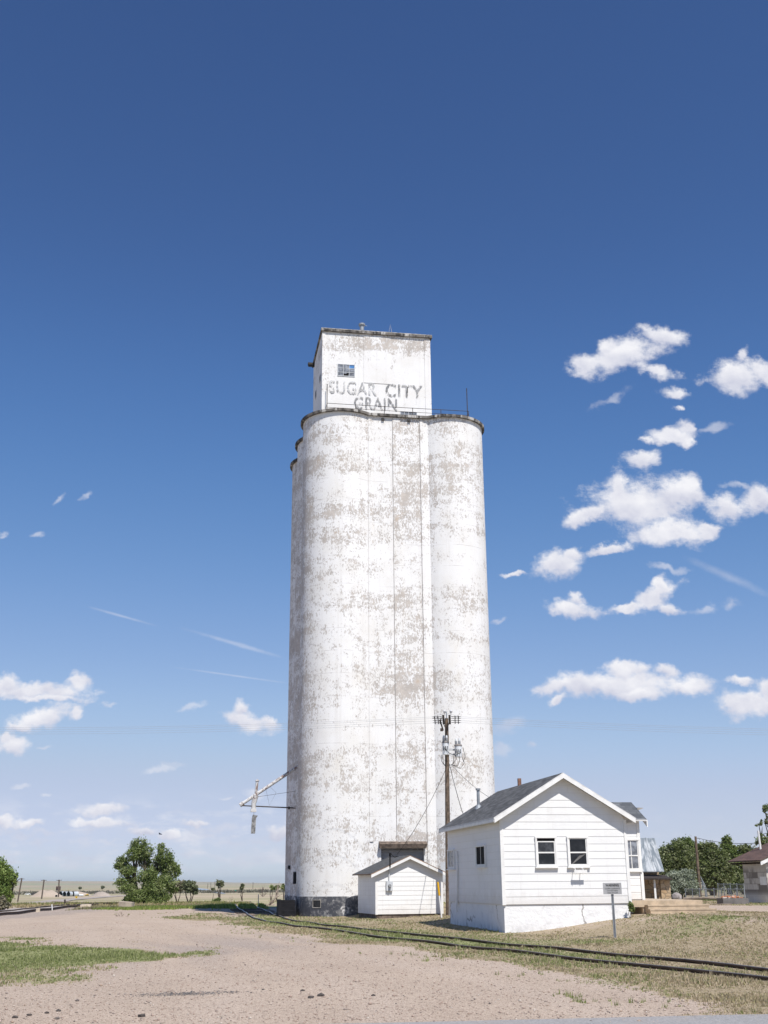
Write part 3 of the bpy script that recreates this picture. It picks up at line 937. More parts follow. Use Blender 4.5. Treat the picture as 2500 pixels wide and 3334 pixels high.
siding(b, PF, sl_, sr_, HZ0, 4.97, .2405, 0)
siding(b, PL, lambda z: .02, lambda z: HDEP - .02, HZ0, 3.62, .2405, 1)
wall = b.build('wall', [M_SIDX, M_SIDY], house)
b = MB()
b.box(-.034, .09, -.034, -.001, HZ0 - .02, 3.70); b.box(-.034, -.001, -.0005, .08, HZ0 - .02, 3.6)
b.build('corner_board', M_WHITE, wall)
b = MB(); b.box(HWID - .09, HWID + .02, -.034, -.001, HZ0 - .02, 3.6); b.build('corner_board', M_WHITE, wall)
b = MB(); b.box(.03, HWID - .03, .03, HDEP - .03, -.8, HZ0 - .03)
b.build('foundation', M_PLASTER, house)
b = MB()
M_ROOFH = shingles('grey_shingles', math.atan(HK))
gable_roof(b, -.30, HWID + .28, HWID / 2 - .02, HZA + .05, -.30, HDEP + .25, HK, .055)
roof = b.build('roof', [M_ROOFH, plain('roof_underside', (.62, .61, .60), .8, .15)], house)
b = MB()
ur, zr = HWID / 2 - .02, HZA - .006
for s in (-1, 1):
    ue = ur + s * 2.49; ze = zr - 2.49 * HK
    for (va, vb) in ((-.325, -.285), (HDEP + .235, HDEP + .275)):
        lo, hi = (ue, ur) if s < 0 else (ur, ue); zl, zh = (ze, zr) if s < 0 else (zr, ze)
        b.hexa([(lo, va, zl - .13), (hi, va, zh - .13), (hi, vb, zh - .13), (lo, vb, zl - .13), (lo, va, zl), (hi, va, zh), (hi, vb, zh), (lo, vb, zl)])
    b.box(min(ue, ue + s * .02), max(ue, ue + s * .02), -.284, HDEP + .234, ze - .10, ze - .004)
b.build('rake_board', M_WHITE, roof)
b = MB(); zb = HZA + .05 - abs(.9 - ur) * HK
b.cyl((.9, 6.35, zb - .1), (.9, 6.35, 5.05), .06, n=14); b.cyl((.9, 6.35, 5.05), (.9, 6.35, 5.12), .095, .10, 14)
b.cyl((.9, 6.35, zb - .06), (.9, 6.35, zb + .12), .16, .085, 14)
b.build('vent_pipe', M_GALV, roof)
b = MB(); b.box(ur - .06, ur + .06, 4.92, 5.04, HZA - .1, 5.40); b.build('chimney', plain('rusty_flue', (.22, .12, .085), .9, .4, 8), roof)

sash_window(house, PF, 1.18, 1.92, 2.07, 3.05, gap=True, glass=[M_PANE, glass_mat('upper_sash_reflection', (.03, .032, .036), .15)])  # greyer upper glass has its reflection put into the colour
sash_window(house, PF, 2.30, 3.04, 2.07, 3.05, glass=[M_PANE, M_PANE])
sash_window(house, PL, HDEP - 3.29, HDEP - 1.94, 2.12, 2.85, split=1.0, mull=1, glass=[M_BLACK, M_BLACK])
sash_window(house, PL, HDEP - 7.82, HDEP - 6.7, 2.10, 2.83, split=1.0, mull=1, glass=[M_PANEGREY, M_PANEGREY])
b = MB(); b.hexa([(2.42, -.066, 2.16), (2.47, -.066, 2.16), (2.47, -.061, 2.16), (2.42, -.061, 2.16), (2.70, -.066, 2.42), (2.92, -.066, 2.47), (2.92, -.061, 2.47), (2.70, -.061, 2.42)])
b.build('torn_blind', plain('faded_blind', (.16, .155, .15), .9, .3), house)
b = MB()
b.box(2.43, 2.88, -.25, -.22, 1.86, 1.96); b.tube([(2.47, -.017, 2.03), (2.47, -.24, 2.0), (2.47, -.235, 1.80)], .012, 5); b.tube([(2.74, -.017, 2.03), (2.74, -.24, 2.0), (2.74, -.235, 1.80)], .012, 5)
b.build('sign_bracket', M_WHITE, house)
b = MB(); b.tube([(-.05, 6.2, 2.75), (-.05, 6.2, 2.1), (-.06, 6.25, 1.2), (-.06, 6.45, .75), (-.06, 6.45, .5)], .03, 8); b.box(-.08, -.03, 6.38, 6.6, .82, .92)
b.build('drainpipe', M_WHITE, house)

# wing to the right with its own gable
BV, BU = 2.5, 5.92
b = MB()
b.box(HWID - .1, BU - .02, BV + .02, 4.6, .55, 3.80)
siding(b, PB := (lambda s, z, o: (s, BV - o, z)), lambda z: HWID - .05, lambda z: BU - .08, .97, 3.78, .2405, 0)
b.add([(BU - .03, BV + .05, 3.78), (BU - .03, 4.6, 3.78), (BU - .03, 3.55, 4.35)], [(0, 1, 2)], 0)
wing = b.build('wing', [M_SIDX], house)
b = MB(); b.box(BU - .09, BU + .02, BV - .036, BV + .1, 1.88, 3.80); b.box(BU - .07, BU + .04, BV - .05, BV + .1, .95, 1.88); b.build('corner_board', M_WHITE, wing)
b = MB()
for v0, v1, z0, z1 in ((BV - .30, 3.6, 3.72, 4.43), (3.6, 4.95, 4.43, 3.70)):
    b.add([(HWID - 1.2, v0, z0), (6.15, v0, z0), (6.15, v1, z1), (HWID - 1.2, v1, z1)], [(0, 1, 2, 3)], 0)
    b.add([(HWID - 1.2, v0, z0 - .05), (6.15, v0, z0 - .05), (6.15, v1, z1 - .05), (HWID - 1.2, v1, z1 - .05)], [(3, 2, 1, 0)], 1)
b.add([(HWID + .05, BV - .30, 3.67), (6.15, BV - .30, 3.67), (6.15, BV - .30, 3.72), (HWID + .05, BV - .30, 3.72)], [(0, 1, 2, 3)], 1)
b.build('roof', [shingles('blue_grey_shingles', math.atan(.6), False, (.06, .066, .075), (.17, .18, .19), .16, .36), plain('wing_underside', (.6, .59, .58), .8, .1)], wing)
b = MB(); b.hexa([(6.12, BV - .32, 3.46), (6.16, BV - .32, 3.46), (6.16, 3.6, 4.30), (6.12, 3.6, 4.30), (6.12, BV - .32, 3.68), (6.16, BV - .32, 3.68), (6.16, 3.6, 4.41), (6.12, 3.6, 4.41)])
b.build('rake_board', M_WHITE, wing)
b = MB(); b.hexa([(6.12, 3.0, 4.08), (6.34, 3.0, 4.16), (6.34, 3.05, 4.16), (6.12, 3.05, 4.08), (6.12, 3.0, 4.20), (6.38, 3.0, 4.19), (6.38, 3.05, 4.19), (6.12, 3.05, 4.20)]); b.build('roof_vent', M_CONCGREY, wing)
sash_window(wing, PB, 4.95, 5.88, 1.95, 3.06, name='window', mull=2, glass=[M_PANEGREY, M_PANEGREY])
b = MB(); b.box(HWID, BU - .03, BV + .05, 4.55, -.5, .55); b.build('wing_foundation', M_PLASTER, wing)

# concrete stoop with three steps, undercut at its left end
ST0, ST1 = 4.62, 7.75
stoop = MB()
stoop.box(ST0, ST1, 1.60, 8.4, .72, .93)
stoop.box(ST0 + .9, ST1 - .03, 1.64, 8.3, -.1, .718)
for i in range(3):
    x0_, x1_ = ST0 + .85 + .05 * (2 - i), ST1 + .12 * (i + 1)
    v0_, v1_ = 1.60 - .30 * (i + 1), 1.60 - .30 * i
    zt_ = .93 - .135 * (i + 1)
    stoop.box(x0_ + .02, x1_ - .02, v0_ + .014, v1_ + .01, .05, zt_ - .05)
    stoop.box(x0_, x1_, v0_, v1_ + .013, zt_ - .048, zt_)
so = stoop.build('concrete_stoop', M_STEPCONC)
so.location = (3.8429, 39.9305, 0); so.rotation_euler = (0, 0, HB)
tag(so, 'sun bleached concrete stoop with worn steps beside the white house', 'steps')

# ------------------------------------------------------------------ white shed
SB = math.radians(14.857)
shed = thing('shed', 'small white clapboard shed with electric meter in front of the grain elevator', 'shed', (-.5202, 55.8402, 0), SB)
SWID, SDEP, SZ0, SZT = 3.228, 3.52, .212, 2.07
SK = .44
b = MB()
b.box(.015, SWID - .015, .015, SDEP, SZ0, 2.05)
su, sz = SWID / 2, 2.76
b.add([(.015, .015, 2.05), (SWID - .015, .015, 2.05), (su, .015, sz), (.015, SDEP, 2.05), (SWID - .015, SDEP, 2.05), (su, SDEP, sz)], [(0, 1, 2), (5, 4, 3), (1, 4, 5, 2), (3, 0, 2, 5)], 0)
siding(b, PF, lambda z: max(.015, .015 + (z - 2.06) / SK), lambda z: min(SWID - .015, SWID - .015 - (z - 2.06) / SK), SZ0, 2.74, .206, 0)
siding(b, lambda s, z, o: (-o, SDEP - s, z), lambda z: 0, lambda z: SDEP - .015, SZ0, 2.05, .206, 1)
swall = b.build('wall', [M_SHEDX, M_SHEDY], shed)
for u0_, u1_ in ((-.03, .09), (SWID - .09, SWID + .03)):
    b = MB(); b.box(u0_, u1_, -.032, -.001, SZ0 - .01, 2.07); b.build('corner_board', M_WHITE, swall)
b = MB(); b.box(.04, SWID - .04, .04, SDEP - .04, -.5, SZ0 - .002); b.build('foundation', M_DIRTYCONC, shed)
b = MB()
gable_roof(b, -.27, SWID + .27, su, 2.83, -.22, SDEP + .15, SK, .05)
sroof = b.build('roof', [shingles('dark_grey_shingles', math.atan(SK), True, (.04, .042, .047), (.085, .09, .097), .13, .3), plain('shed_underside', (.25, .17, .12), .9, .4)], shed)
b = MB()
for s in (-1, 1):
    ue = su + s * (su + .275); ze = 2.784 - (su + .275) * SK; zr = 2.784
    lo, hi = (ue, su) if s < 0 else (su, ue); zl, zh = (ze, zr) if s < 0 else (zr, ze)
    b.hexa([(lo, -.245, zl - .13), (hi, -.245, zh - .13), (hi, -.205, zh - .13), (lo, -.205, zl - .13), (lo, -.245, zl), (hi, -.245, zh), (hi, -.205, zh), (lo, -.205, zl)])
b.build('rake_board', M_WHITE, sroof)
b = MB(); b.box(.48, .79, -.125, -.02, 1.24, 1.67, 0)
b.build('meter_box', M_GREYMETAL, shed)
mb_ = bpy.data.objects['meter_box']
b = MB(); b.cyl((.635, -.125, 1.46), (.635, -.155, 1.46), .085, .08, 18); b.cyl((.635, -.155, 1.46), (.635, -.25, 1.46), .07, .06, 18)
b.build('meter_dial', glass_mat('meter_glass', (.25, .26, .27), .1), mb_)
b = MB(); b.tube([(.625, -.06, 1.66), (.625, -.06, 2.33)], .03, 10); b.tube([(.625, -.26, 2.28), (.625, -.26, 2.86)], .032, 10, 1); b.tube([(.625, -.06, 2.33), (.625, -.26, 2.36)], .03, 8, 1)
b.cyl((.625, -.26, 2.80), (.62, -.30, 2.93), .06, .045, 10, 1); b.tube([(.625, -.27, 2.75), (1.1, -.1, 2.76)], .012, 5, 1); b.tube([(.66, -.28, 2.90), (.9, -.1, 2.72), (1.05, .0, 2.80)], .012, 5, 1)
b.build('conduit', [M_GREYMETAL, M_BLACK], mb_)

# leaning marker post with yellow sleeve
mk = thing('marker_post', 'slim leaning white marker post with yellow sleeve beside the shed', 'marker post', (2.402, 53.09, gz(2.4, 53.1)))
b = MB(); b.tube([(0, 0, -.2), (-.155, -.05, 1.46)], .038, 10); b.build('post', M_WHITE, mk)
b = MB(); b.tube([(-.098, -.033, .93), (-.158, -.05, 1.50)], .047, 10); b.build('sleeve', plain('yellow_plastic', (.75, .42, .02), .5, .1), mk)

# warning sign
wx, wy = 6.62, 35.4
ws = thing('warning_sign', 'grey metal warning sign on steel post in front of the white house', 'sign', (wx, wy, gz(wx, wy)), math.radians(4))
wz = gz(wx, wy)
b = MB(); b.box(-.035, .035, -.02, .02, -.3, 1.42, 0); b.box(-.012, .012, -.03, -.021, -.3, 1.42, 1)
post = b.build('post', [M_GALV, plain('post_channel', (.12, .12, .13), .6, .3)], ws)
b = MB(); b.box(-.275, .275, -.05, -.042, 1.20, 1.52)
pn = b.build('sign_panel', plain('weathered_sign_face', (.36, .36, .37), .55, .12, 5), ws)
LB = plain('sign_black', (.02, .02, .022), .6, .2)
LB2 = plain('sign_faded_black', (.10, .10, .105), .6, .3)
text_mesh('lettering', 'WARNING', .40, .075, LB, pn, (-.20, -.054, 1.415), bold=.02)
text_mesh('lettering', 'CLOSE CLEARANCE', .44, .034, LB2, pn, (-.22, -.054, 1.345), bold=.01)
text_mesh('lettering', 'DO NOT RIDE', .31, .034, LB2, pn, (-.155, -.054, 1.285), bold=.01)
text_mesh('lettering', 'SIDE OF CAR', .31, .034, LB2, pn, (-.155, -.054, 1.225), bold=.01)

# ------------------------------------------------------------------ utility pole with transformers
PX, PY = 2.79, 55.66
PG = gz(PX, PY)
up = thing('utility_pole', 'wooden utility pole with two grey transformers between shed and white house', 'utility pole', (PX, PY, 0))
b = MB(); b.tube([(0.02, 0, PG - .5), (.06, 0, 2.5), (.10, 0, 5.0), (.14, 0, 7.5), (.16, 0, 9.15)], [.125, .12, .112, .10, .085], 14)
pole = b.build('pole', M_WOOD, up)
b = MB(); b.box(.135, .185, -.03, .03, 9.1, 9.47); b.build('pole_cap', M_GALV, pole)
M_INS = plain('brown_insulator', (.035, .03, .03), .35, .3)
M_PORC = plain('white_porcelain', (.7, .7, .72), .3, .1)
M_TRANS = plain('pale_grey_enamel', (.70, .72, .74), .4, .06, 3)
M_LID = plain('transformer_lid', (.22, .20, .19), .6, .2)
for s in (-1, 1):
    b = MB()
    a0 = Vector((.16 + s * .15, 0, 9.08)); d = Vector((.06, 1, 0)) * 1.25
    n = Vector((1, -.06, 0)) * .05
    lo = a0 - d; hi = a0 + d
    b.hexa([lo - n + Vector((0, 0, -.06)), lo + n + Vector((0, 0, -.06)), hi + n + Vector((0, 0, -.06)), hi - n + Vector((0, 0, -.06)), lo - n + Vector((0, 0, .06)), lo + n + Vector((0, 0, .06)), hi + n + Vector((0, 0, .06)), hi - n + Vector((0, 0, .06))])
    b.build('crossarm', M_DARKWOOD, up)
    for k, t in enumerate((-1.1, -.55, .25, 1.0)):
        c = a0 + Vector((.06, 1, 0)) * t + Vector((s * .07, 0, 0))
        b = MB()
        b.tube([c, c + Vector((s * .46, 0, -.01))], .014, 6)
        for q in (.17, .33):
            b.tube([c + Vector((s * q, 0, -.02)), c + Vector((s * (q + .045), 0, -.02))], [.075, .03], 10)
        b.build('insulator', M_INS, up)
    b = MB(); c = Vector((.16 + s * .15, -1.2, 9.14)); b.lathe([(.015, 0), (.015, .1), (.06, .11), (.055, .16), (.07, .17), (.03, .24)], c.x, c.y, 10)
    b.build('pin_insulator', M_PORC, up, loc=(0, 0, 9.14))
b = MB()
for s in (-1, 1):
    b = MB(); b.tube([(.16 + s * .15, .5, 9.02), (.14, .02, 8.55)], .02, 5); b.build('arm_brace', M_IRON, up)
b = MB()
b.tube([(-.15, -1.0, 9.05), (-.2, -1.0, 8.75)], .03, 6); b.tube([(-.22, -1.0, 8.95), (-.06, -.9, 8.45)], .035, 8); b.box(-.2, -.08, -1.0, -.85, 8.42, 8.55)
b.build('cutout_switch', M_IRON, up)


def transformer(x, y, z0, z1, r):
    b = MB()
    b.lathe([(r * .9, z0), (r * .93, z0 + .03), (r * .93, z1 - .05)], x, y, 22)
    t = b.build('transformer', M_TRANS, up)
    b = MB(); b.lathe([(r * 1.02, z1 - .05), (r * 1.05, z1 - .02), (r * .95, z1 + .03), (r * .3, z1 + .06)], x, y, 22); b.build('lid', M_LID, t)
    b = MB()
    for dx in (-.5, .35):
        b.lathe([(.045, z1 + .03), (.045, z1 + .06), (.07, z1 + .07), (.05, z1 + .11), (.07, z1 + .12), (.05, z1 + .16), (.07, z1 + .17), (.05, z1 + .22), (.05, z1 + .30), (.02, z1 + .32)], x + dx * r, y + .02, 10)
    b.build('bushing', M_GREYMETAL, t)
    b = MB()
    for dx in (-.55, -.05, .5):
        b.tube([(x + dx * r, y - r * .82, z1 - .22), (x + dx * r, y - r * 1.1, z1 - .22), (x + dx * r - .02, y - r * 1.15, z1 - .42)], .018, 5)
    b.build('terminal', M_BLACK, t)


transformer(.06, -.33, 7.38, 7.98, .165)
transformer(.68, -.02, 7.30, 7.86, .185)
b = MB(); b.box(.10, .55, .08, .14, 7.4, 7.48); b.box(.10, .55, .08, .14, 7.62, 7.70); b.build('hanger', M_GREYMETAL, up)
b = MB()
for pts in ([(.0, -.5, 7.7), (.2, -.5, 7.45), (.5, -.25, 7.35), (.8, -.3, 7.5)], [(.45, -.2, 7.32), (.42, -.1, 7.0), (.3, -.05, 6.9)], [(.85, -.1, 7.3), (.95, -.1, 7.0), (.75, -.1, 6.75), (.35, 0, 6.95)], [(.72, -.2, 7.3), (.70, -.2, 7.05), (.62, -.1, 6.88), (.3, 0, 6.95)],
            [(-.15, -.2, 7.4), (-.14, -.2, 7.1), (.0, -.1, 6.9)], [(.55, -.2, 7.36), (.56, -.22, 7.2), (.42, -.1, 6.98)], [(.9, -.1, 7.75), (1.0, -.1, 7.3), (.9, -.1, 7.05)], [(-.1, -.2, 7.4), (-.05, -.2, 7.0), (.05, -.1, 6.85)]):
    b.tube(pts, .012, 5)
b.build('jumper_cable', M_BLACK, up)
b = MB(); b.tube([(.16, -.1, 3.6), (.05, -.12, PG)], .02, 6); b.build('conduit', M_GALV, up)

# wires


def wire(name, p0, p1, sag, r, label, cat, group=None, m=None):
    p0 = Vector(p0); p1 = Vector(p1); n = 26
    pts = [p0.lerp(p1, i / n) - Vector((0, 0, 4 * sag * (i / n) * (1 - i / n))) for i in range(n + 1)]
    b = MB(); b.tube(pts, r, 5, 0, False)
    o = b.build(name, m or M_BLACK)
    return tag(o, label, cat, group)


M_ALU = plain('aluminium_wire', (.35, .36, .38), .7, .1, 3)
lab = ('nearest of the four thin overhead wires strung across the elevator', 'second of the four thin overhead wires, counted from the viewer', 'third of the four thin overhead wires, counted from the viewer', 'farthest of the four thin overhead wires strung across the elevator')
for k, t in enumerate((-1.1, -.55, .25, 1.0)):
    xa, xb = PX + .16 - .68 + .06 * t, PX + .16 + .68 + .06 * t
    pts = []
    A = Vector((-34, 60 + t * 1.0, 9.75 - .03 * k)); Bp = Vector((xa, PY + t, 9.07)); Cp = Vector((xb, PY + t, 9.07)); Dp = Vector((32, 55 + t * .8, 8.0 - .02 * k))
    for i in range(31): pts.append(A.lerp(Bp, i / 30) - Vector((0, 0, 4 * .42 * (i / 30) * (1 - i / 30))))
    pts.append(Bp.lerp(Cp, .5) + Vector((0, 0, .18)))
    for i in range(31): pts.append(Cp.lerp(Dp, i / 30) - Vector((0, 0, 4 * .18 * (i / 30) * (1 - i / 30))))
    b = MB(); b.tube(pts, .005, 5, 0, False)
    tag(b.build('power_line', M_ALU), lab[k], 'power line', 'overhead power lines on the transformer pole')
_s = Matrix.Rotation(SB, 3, 'Z') @ Vector((1.02, -.05, 2.86)) + Vector((-.5202, 55.8402, 0))
wire('service_cable', (PX + .05, PY - .1, 6.72), _s, .28, .010, 'black service cable sagging from the pole to the shed roof', 'cable', 'service cables from the pole')
_h = Matrix.Rotation(HB, 3, 'Z')
wire('service_cable', (PX + .24, PY - .05, 6.98), _h @ Vector((.8, 8.35, 4.1)) + Vector((3.8429, 39.9305, 0)), .12, .013, 'thicker black cable dropping from the pole behind the white house roof', 'cable', 'service cables from the pole')
wire('service_cable', (PX + .34, PY - .05, 6.93), _h @ Vector((2.2, 8.35, 4.75)) + Vector((3.8429, 39.9305, 0)), .15, .008, 'thinner black cable dropping from the pole toward the house ridge', 'cable', 'service cables from the pole')

# grey electrical boxes on a short post beyond the shed corner
ex = at(1450, 2850, 59.5)
eb = thing('electrical_box', 'two grey electrical boxes on a short post between shed and utility pole', 'electrical box', (ex[0], 59.5, 0), 0)
b = MB(); b.tube([(.05, .08, 0), (.05, .08, 2.55)], .04, 8); b.build('post', M_DARKWOOD, eb)
b = MB(); b.box(-.22, .16, -.16, .03, 2.10, 2.55); b.build('box', M_GREYMETAL, eb)
b = MB(); b.box(-.20, .16, -.16, .03, 1.62, 2.02); b.build('box', M_GREYMETAL, eb)

# ------------------------------------------------------------------ ground: one sheet to the horizon
def axis(lo, f0, f1, hi, step, g=1.13):
    a = list(np.arange(f0, f1 + 1e-6, step))
    s = step; x = f1
    while x < hi: s *= g; x += s; a.append(x)
    s = step; x = f0; pre = []
    while x > lo: s *= g; x -= s; pre.append(x)
    return np.array(pre[::-1] + a)


GX = axis(-7000, -36, 24, 7000, .3)
GY = axis(-60, 8, 100, 9500, .3, 1.05)
X, Y = np.meshgrid(GX, GY)
Z = zg(X, Y)
nx, ny = len(GX), len(GY)
idx = np.arange(nx * ny).reshape(ny, nx)
Fq = np.stack([idx[:-1, :-1], idx[:-1, 1:], idx[1:, 1:], idx[1:, :-1]], -1).reshape(-1, 4)

EDGE = np.array([(4.1, 0), (4.15, 14.5), (4.23, 16), (4.0, 18.1), (3.2, 21.7), (1.3, 27.6), (-.1, 32.4), (-1.4, 34.2), (-4.0, 42), (-5.2, 46), (-8.2, 55), (-11.4, 59), (-12.2, 63), (-10.0, 67), (-12, 72), (-22, 78)])
GREEN = np.array([(-6.9, 19.8), (-5.6, 21.3), (-5.3, 22.7), (-5.4, 25), (-5.2, 27), (-5.8, 29.8), (-7.5, 32), (-8.8, 34.6), (-11.2, 39.8), (-13.3, 41.6)])


def zones(x, y):
    """grass cover (0 bare .. 1 turf), greenness, gravel greyness, all as fields over the ground"""
    x = np.asarray(x, float); y = np.asarray(y, float)
    n1 = fbm(x * .9, y * .55, 4) - .5; n2 = fbm(x * .25 + 31, y * .2 + 7, 4) - .5
    e = np.interp(y, EDGE[:, 1], EDGE[:, 0])
    lawn = ss(x - e + 2.2 * n1 + 1.4 * n2, -.5, .9) * (1 - ss(y, 68, 74) * (1 - ss(x, -7, -3)))
    lx = np.interp(y, GREEN[:, 1], GREEN[:, 0])
    gp = ss(lx - x + 7.0 * n1 + 4.5 * n2, -1.2, 2.2) * (.72 + .28 * ss(y + 5 * n1, 24.0, 27)) * ss(y + 5 * n1, 19.8, 22.5) * (1 - ss(y + 3 * n1, 41.5, 44))
    strip = np.exp(-((y - 69.5 - 3 * n2) / 1.6) ** 2) * ss(x, -17, -15) * (1 - ss(x, -10, -8.5)) * ss(n1, -.12, .1)
    far = ss(y + 9 * n2 + .12 * (x + 12), 82.0, 85.0)
    # bare earth: by the foundation, path from the stoop, crossing by the rails, trodden middle of the lawn
    u = (x - 3.84) * .985 + (y - 39.93) * .173; v = -(x - 3.84) * .173 + (y - 39.93) * .985
    bare = np.exp(-((u - 4.3 - .6 * (v + 1.5)) / 2.0) ** 2 - ((v + 1.35) / 1.0) ** 2) * .55
    bare = np.maximum(bare, ss(x, 11.6, 13.0) * ss(y + 2 * n1, 43.2, 44.2) * (1 - ss(y + 2 * n1, 54, 56)))
    bare = np.maximum(bare, np.exp(-((x + 7.2) / 3.0) ** 2 - ((y - 68) / 8.0) ** 2) * .9)
    bare = np.maximum(bare, .45 * ss(n2, .05, .2) * ss(x, 2, 6))
    bare = np.maximum(bare, ss(x, -24, -21) * (1 - ss(x, -19, -17)) * 0)
    ballast = ss(-19 - x + 2 * n1, -1.5, 1.5) * ss(y, 50, 58) * (1 - ss(y, 90, 100)) * (1 - far * 0)
    cover = np.maximum(np.maximum(lawn, gp), np.maximum(strip * .8, far))
    cover = cover * (1 - bare) * (1 - .85 * ballast)
    d = x - rail_x(y)
    green = np.clip(.10 + 2.0 * (fbm(x * .33 + 3, y * .3, 4) - .5) + .40 * np.exp(-((d - .7) / 1.4) ** 2) + .25 * ss(y, 40, 60) * (1 - far), 0, 1)
    green = np.maximum(green * (1 - gp), gp * .97)
    green = np.maximum(green, strip)
    green = green * (1 - far) + far * np.clip(.18 + 1.8 * (fbm(x * .012 + 9, y * .035, 4) - .45), 0, 1)
    # long grass bank beyond the yard and a few green belts on the plain
    tall = np.exp(-((y - 88 - .12 * (x + 12)) / 3.5) ** 2) * ss(x, -24, -20) * (1 - ss(x, -3, 2))
    green = np.maximum(green, tall)
    green = np.maximum(green, .9 * ss(y, 150, 170) * (1 - ss(y, 230, 260)) * ss(fbm(x * .02, y * .01, 3), .4, .6))
    trk = np.zeros_like(x)
    for o_ in (-1.1, .9, 3.6, 5.4):
        trk = np.maximum(trk, np.exp(-((x - (np.interp(y, EDGE[:, 1], EDGE[:, 0]) - 5.2 + o_ + 1.2 * n2)) / .38) ** 2))
    grey = np.clip(ballast + .8 * np.exp(-((x + 5.0 - .12 * (y - 30)) / 3.0) ** 2 - ((y - 33) / 9.0) ** 2) + .35 * ss(n2, .05, .25) - .75 * trk, -.8, 1)
    return cover, green, grey, far


cover, green, grey, far = zones(X.ravel(), Y.ravel())
dist = np.clip(Y.ravel() / 1000.0, 0, 9)
ground = raw_mesh('ground', np.c_[X.ravel(), Y.ravel(), Z.ravel()], Fq, [], smooth=True)
for nm, arr in (('cover', cover), ('green', green), ('grey', grey), ('far', far)):
    a_ = ground.data.attributes.new(nm, 'FLOAT', 'POINT'); a_.data.foreach_set('value', arr.astype(np.float32))


def ground_mat():
    m, t = mat('ground_mix')
    co = t.node('ShaderNodeTexCoord').outputs['Object']
    A = lambda n: t.node('ShaderNodeAttribute', attribute_name=n, attribute_type='GEOMETRY').outputs['Fac']
    cov, grn, gry, fr = A('cover'), A('green'), A('grey'), A('far')
    rag = t.noise(3.5, co, 8, .72)
    rag2 = t.noise(14, co, 6, .7)
    c = t.math('ADD', cov, t.math('ADD', t.math('MULTIPLY', t.math('SUBTRACT', rag, .5), 1.3), t.math('MULTIPLY', t.math('SUBTRACT', rag2, .5), .9)))
    turf = t.step(c, .40, .62)
    # gravel: pinkish decomposed granite with darker and paler stones
    g1 = t.noise(.35, co, 6, .65); g2 = t.noise(16, co, 5, .7); g3 = t.noise(55, co, 3, .7)
    gc = t.mix(t.step(g1, .3, .72), (.415, .325, .25), (.50, .40, .312))
    gc = t.mix(t.math('MAXIMUM', gry, 0.0), gc, (.285, .25, .23))
    gc = t.mix(t.math('MULTIPLY', t.math('MAXIMUM', t.math('MULTIPLY', gry, -1.0), 0.0), .7), gc, (.54, .445, .37))
    gc = t.mix(t.step(g2, .38, .72), t.mix(.35, gc, (.2, .155, .13)), gc)
    vor = t.node('ShaderNodeTexVoronoi', {'Vector': co, 'Scale': 22.0}, feature='F1')
    st = t.sep(vor.outputs['Color'])
    stone = t.math('MULTIPLY', t.math('LESS_THAN', vor.outputs['Distance'], .33), t.math('GREATER_THAN', st[0], .72))
    gc = t.mix(t.math('MULTIPLY', stone, .6), gc, t.mix(t.step(st[1], .25, .75), (.14, .12, .115), (.58, .52, .47)))
    vor2 = t.node('ShaderNodeTexVoronoi', {'Vector': co, 'Scale': 75.0}, feature='F1')
    sp = t.sep(vor2.outputs['Color'])[0]
    gc = t.mix(.45, gc, t.mix(t.step(sp, .2, .8), (.19, .15, .12), (.62, .51, .42)))
    # turf: straw thatch and green
    b1 = t.noise(7, co, 7, .72); b2 = t.noise(30, co, 4, .7)
    dry = t.mix(t.step(b1, .3, .7), (.27, .215, .14), (.42, .345, .24))
    gr = t.mix(t.step(b1, .3, .7), (.20, .22, .09), (.31, .32, .16))
    tc_ = t.mix(t.step(t.math('ADD', grn, t.math('MULTIPLY', t.math('SUBTRACT', b1, .5), .9)), .35, .75), dry, gr)
    tc_ = t.mix(t.math('MULTIPLY', t.step(b2, .35, .6, 1.0, 0.0), .4), tc_, (.12, .095, .06))
    # the plain beyond
    fx, fy, _ = t.sep(co)
    fn = t.noise(.011, t.vscale(co, (.28, 1, 1)), 6, .65)
    fn2 = t.noise(.15, t.vscale(co, (.5, 1, 1)), 6, .7)
    fn3 = t.noise(.0016, t.vscale(co, (.16, 1, 1)), 4, .6)
    pl = t.mix(t.step(fn, .40, .60), (.43, .35, .255), (.30, .265, .17))
    pl = t.mix(t.math('MULTIPLY', t.step(fn3, .48, .6), t.step(fy, 500, 900)), pl, (.29, .295, .19))
    scrub = t.math('MULTIPLY', t.step(fn2, .55, .68), .65)
    pl = t.mix(scrub, pl, (.22, .205, .14))
    pl = t.mix(t.math('MULTIPLY', t.step(grn, .3, .8), .85), pl, t.mix(t.step(fn2, .4, .6), (.24, .26, .11), (.33, .33, .17)))
    tc_ = t.mix(fr, tc_, pl)
    col = t.mix(turf, gc, tc_)
    t.put(t.b.inputs['Base Color'], col)
    t.b.inputs['Roughness'].default_value = .95; t.b.inputs['Specular IOR Level'].default_value = .1
    h = t.math('ADD', t.math('MULTIPLY', g2, .5), t.math('ADD', t.math('MULTIPLY', g3, .35), t.math('MULTIPLY', rag, .6)))
    bump(t, h, .35, .035)
    return m


ground.data.materials.append(ground_mat())
kind(ground, 'structure')

# asphalt road that the viewer stands on
b = MB()
n = 60; xs = np.linspace(-60, 60, n + 1)
ye = lambda x: 14.86 + .12 * max(-2, min(x, 8)) + .10 * (float(fbm(np.array([x * 1.3]), np.array([2.0]), 3)[0]) - .5)
v = []
for x in xs: v += [(x, -8, .012), (x, ye(x), .012)]
xs2 = np.linspace(-60, 60, n + 1)
b.add(v, [(2 * i, 2 * i + 2, 2 * i + 3, 2 * i + 1) for i in range(n)], 0)


